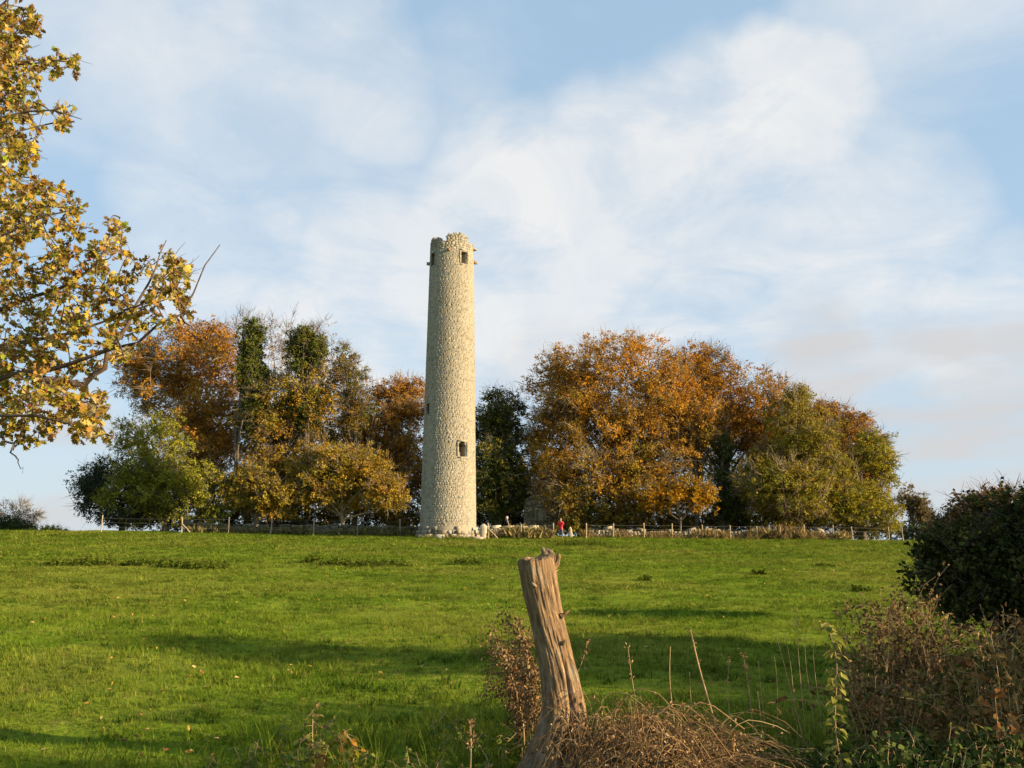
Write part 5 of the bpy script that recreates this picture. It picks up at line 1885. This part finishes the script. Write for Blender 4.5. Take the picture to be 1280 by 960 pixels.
stalk('thick pale slanting stalk rising behind the straw mound', 898, 787, 863, 6.4, .011, 1, head=14, leafy=8)
stalk('thin upright straw stalk behind the middle of the straw mound', 837, 808, 838, 6.5, .006, 2)
stalk('thin bent stalk with a few husks just right of the stump', 797, 808, 785, 6.5, .0045, 3, head=20)
stalk('brown stalk with a tufted seed head right of the straw mound', 934, 820, 929, 6.9, .006, 4, head=60)
for k, (x0, y1, x1, Y) in enumerate(((998, 797, 971, 6.6), (985, 790, 981, 7.4), (994, 766, 995, 7.4), (1004, 790, 1006, 7.4), (944, 826, 948, 7.0), (900, 824, 912, 7.0), (962, 820, 968, 7.2), (1012, 800, 1016, 7.3), (948, 864, 947, 6.4), (858, 840, 862, 6.9))):
    stalk(('slanting thin stalk leaning left before the loose stand of dry stalks' if k == 0 else 'tallest thin stalk of the loose stand, with husks at its tip' if k == 2 else 'thin stalk leaning right behind the straw mound with husks at its tip' if k == 5 else 'short thin stalk at the right end of the straw mound' if k == 8 else 'plain thin upright dry stalk in the loose stand between straw mound and leafy sapling'), x0, y1, x1, Y, .0042, 20 + k, head=18 if k in (2, 5) else 0)
stalk('short dried stalk with a green top left of the stump foot', 592, 905, 588, 5.7, .008, 5, head=70, leafy=6, group=None)


# leafy sapling lit by the sun
def sapling(name, label, x0, Y, path, n_leaf, z_range, seed, pal, cat='sapling', stems=1, spread=.07):
    r_ = np.random.default_rng(seed)
    base = on_ground(x0, Y)
    o = thing(name, label, cat, tuple(base))
    sb = MB()
    C, D, N, Z, K = [], [], [], [], []
    for s in range(stems):
        dx, dy = (0, 0) if stems == 1 else (r_.uniform(-1, 1) * path[1], r_.uniform(-.35, .35))
        if stems == 1:
            pts = [-EZ * .05] + [pix(x, y, Y) - base for x, y in path]
        else:
            b0 = np.array([dx, dy, 0])
            hgt = path[0] * r_.uniform(.55, 1.05)
            pts = [b0 - EZ * .05, b0 + EZ * hgt * .5 + r_.normal(size=3) * .03, b0 + EZ * hgt + r_.normal(size=3) * np.array([.07, .07, .02])]
        L = smooth_line(pts, 14)
        tubes(sb, L, np.linspace(.008 if stems == 1 else .005, .002, 14), 5)
        for q in range(n_leaf):
            t = r_.uniform(*z_range) * 13
            i = min(12, int(t))
            p_ = L[i] + (L[i + 1] - L[i]) * (t - i)
            a = r_.uniform(0, 2 * PI)
            d = nrm(np.array([math.cos(a), math.sin(a), r_.uniform(-.5, .35)]))
            tw = p_ + d * spread * r_.uniform(.1, .8)
            tubes(sb, np.array([p_, (p_ + tw) / 2 + EZ * .004, tw]), np.array([.0018, .0014, .001]), 3)
            C.append(tw)
            D.append(nrm(d - EZ * .45))
            N.append(nrm(EZ * .8 + rdirs(r_, 1)[0] * .6 + d * .3))
            Z.append(r_.uniform(.035, .075) * (.85 if stems > 1 else 1))
            K.append(int(r_.integers(0, len(pal))))
    tag(sb.build('stems' if stems > 1 else 'stem', M['twig_straw'], o))
    protos = []
    for h in pal:
        pb = MB()
        pb.add(OVATE[0], OVATE[1], h)
        protos.append(pb.mesh('leaf', M['leaf_near']))
    leaf_objects(o, 'leaf', C[:290], D[:290], N[:290], Z[:290], K[:290], protos)
    return o


LITG = [(.28, .26, .05), (.22, .22, .04), (.34, .29, .07), (.16, .18, .035)]
NETG = [(.10, .15, .025), (.15, .19, .03), (.075, .12, .02), (.20, .21, .04)]
sapling('leafy_sapling', 'slim yellow-green leafy sapling standing before the brown thicket', 1038, 5.7, [(1042, 900), (1047, 850), (1046, 810), (1032, 778)], 95, (.22, 1.0), 501, LITG)
sapling('nettle_clump', 'bright green nettle clump at the foot of the slim sapling', 1035, 5.3, (.34, .42), 13, (.3, 1.0), 502, NETG + LITG[:1], 'nettles', 22)
sapling('nettle_clump', 'green nettles in the shaded corner right of the sapling foot', 1085, 5.2, (.22, .35), 12, (.3, 1.0), 503, NETG[:3], 'nettles', 18)
sapling('nettle_clump', 'yellowing nettle standing alone in the long grass', 437, 6.1, (.42, .06), 60, (.3, 1.0), 504, [(.25, .22, .03), (.30, .22, .03), (.18, .19, .03), (.34, .17, .03)], 'nettles', 4)
sapling('nettle_clump', 'pair of pale nettle tips behind the yellowing nettle', 382, 6.9, (.40, .28), 20, (.4, 1.0), 505, [(.18, .20, .04), (.24, .24, .05), (.26, .17, .06)], 'nettles', 6)
sapling('nettle_clump', 'low green weeds in the shade left of the stump', 610, 6.9, (.28, .40), 14, (.3, 1.0), 506, NETG[:3], 'nettles', 18)
sapling('nettle_clump', 'broad bed of green nettles in the shaded near grass left of the yellowing one', 345, 6.0, (.30, .40), 14, (.3, 1.0), 508, NETG, 'nettles', 20)
sapling('nettle_clump', 'broad bed of green nettles between the yellowing one and the stump', 530, 6.0, (.28, .42), 14, (.3, 1.0), 509, NETG, 'nettles', 20)
sapling('nettle_clump', 'green weeds growing through the front of the straw mound', 855, 5.3, (.30, .35), 9, (.3, 1.0), 507, NETG, 'nettles', 14)


# the thicket on the right bank
def thicket(label, spots, n_stem, per, seed, pal, leaf=.045, m='dead', name='bramble_thicket', tpl=CURL, bark='twig_straw'):
    """spots: (photo x0, x1, top y, Y0, Y1)"""
    r_ = np.random.default_rng(seed)
    base = on_ground((spots[0][0] + spots[-1][1]) / 2, (spots[0][3] + spots[0][4]) / 2)
    o = thing(name, label, 'thicket', tuple(base), 'growth on the right bank')
    sb, lb = MB(), MB()
    A = []
    for (x0, x1, yt, Y0, Y1) in spots:
        for k in range(n_stem):
            Y = r_.uniform(Y0, Y1)
            x = r_.uniform(x0, x1)
            g0 = on_ground(x, Y)
            xt = 1 - .25 * abs((x - x0) / (x1 - x0) * 2 - 1) ** 2
            h = (pix(x, yt, Y)[2] - g0[2]) * r_.uniform(.35, 1.02) * xt
            d = r_.normal(size=3) * np.array([.16, .12, 0])
            A.append(smooth_line(np.array([g0 - EZ * .05, g0 + d * .3 + EZ * h * .6, g0 + d * .8 + EZ * h, g0 + d * 1.5 + EZ * h * r_.uniform(.8, 1.05)]) - base, 9) + r_.normal(size=(9, 3)) * .008)
    A = np.array(A)
    tubes(sb, A, r_.uniform(.0022, .005, len(A))[:, None] * np.linspace(1, .4, 9)[None], 4)
    tag(sb.build('stems', M[bark], o), kind='stuff')
    n = len(A) * per
    i = np.repeat(np.arange(len(A)), per)
    j = (r_.random(n) ** .7 * 8).astype(int)
    u = r_.random((n, 1))
    pos = A[i, j] * (1 - u) + A[i, j + 1] * u + rdirs(r_, n) * .07 * r_.random((n, 1))
    tone = palette_pick(r_, pal, len(A), .2)[i]
    leaves(lb, pos, nrm(rdirs(r_, n) - EZ * .25), nrm(rdirs(r_, n) + EZ * .5), leaf * r_.uniform(.5, 1.3, n), tone * (1 + .25 * r_.normal(size=(n, 1))).clip(.4, 1.8), tpl)
    tag(lb.build('leaves', M[m], o), kind='stuff')
    return o


BRN = [(.23, .125, .048), (.17, .09, .038), (.29, .175, .075), (.12, .075, .03), (.14, .11, .03)]
BRG = [(.085, .08, .022), (.14, .09, .032), (.06, .065, .018), (.19, .12, .04), (.20, .09, .03), (.08, .095, .02)]
thicket('upright brown willowherb thicket before the dark hawthorn', [(1060, 1120, 735, 7.6, 8.4), (1095, 1160, 700, 7.8, 8.6), (1120, 1180, 730, 7.6, 8.6), (1170, 1290, 742, 7.6, 8.6), (1180, 1330, 752, 8.4, 9.4)], 60, 26, 601, BRN, .045)
thicket('tall brown seed-headed weed left of the brown thicket', [(1050, 1082, 742, 7.3, 7.6)], 22, 34, 602, BRN, .04)
thicket('mixed brown and olive bramble bank at the right', [(1060, 1180, 830, 6.2, 7.2), (1170, 1300, 790, 6.0, 7.2), (1200, 1330, 770, 5.4, 6.4)], 70, 26, 603, BRG + BRN[:2], .05, 'leaf', tpl=OVATE)
thicket('low dark green brambles in the shaded right foreground', [(1080, 1200, 900, 4.9, 6.0), (1180, 1320, 890, 4.6, 5.8), (960, 1080, 925, 5.6, 6.4)], 60, 24, 604, [(.05, .075, .015), (.07, .095, .02), (.035, .055, .012)], .05, 'leaf_dark', tpl=OVATE)


# ------------------------------------------------------------------ dry grass and bracken along the foot of the walls
def dry_strip(name, label, pts, n, h, seed, pal, wid=.8):
    r_ = np.random.default_rng(seed)
    mb = MB()
    X = [a for a, b in pts]
    Yv = [b for a, b in pts]
    x = r_.uniform(X[0], X[-1], n)
    gap = np.array([mnoise.noise((q * .03, seed, 1.7)) for q in x])
    for k in range(n):
        if gap[k] < -.28 and r_.random() < .8:
            continue
        Y = np.interp(x[k], X, Yv) + r_.normal() * wid * .5
        g0 = on_ground(x[k], Y)
        hh = h * r_.uniform(.3, 1.1) * (1 + gap[k])
        m_ = 14
        d = nrm(rdirs(r_, m_) * np.array([1, 1, .5]) + EZ * r_.uniform(.5, 1.8, (m_, 1)))
        leaves(mb, g0 + rdirs(r_, m_) * .25 * np.array([1, 1, 0]) + EZ * (hh * .5 * r_.random((m_, 1)) ** 2), d, rdirs(r_, m_), hh * r_.uniform(.3, 1.0, m_), palette_pick(r_, pal, m_, .25), (TRI[0] * np.array([.30, 1, 1]), TRI[1]))
    return tag(mb.build(name, M['dead']), label, 'dead grass', kind='stuff')


STRAW = [(.28, .20, .085), (.22, .16, .065), (.17, .15, .04), (.32, .235, .11), (.11, .12, .025)]
FERN = [(.22, .12, .045), (.18, .10, .04), (.25, .17, .075), (.15, .11, .035), (.10, .095, .025)]
dry_strip('dry_grass', 'dry tan grass along the foot of the neat wall beside the tower', [(602, 74.6), (650, 75.3), (690, 76)], 420, .75, 701, STRAW)
dry_strip('dead_bracken', 'rusty dead bracken over the tumbled wall at the wood edge', [(728, 79), (850, 79.5), (960, 80.5), (1062, 81.5)], 2000, .75, 702, FERN + STRAW[:3], 1.6)
dry_strip('dry_grass', 'rough dry growth along the mossy left wall', [(232, 79.3), (330, 79), (430, 78), (524, 76.8)], 1300, .6, 703, STRAW[1:] + FERN[3:], .9)
dry_strip('dry_grass', 'rough tussocks at the foot of the tower', [(524, 71.4), (560, 70.9), (598, 71.6)], 130, .35, 704, STRAW[2:] + [(.1, .15, .02)], .5)
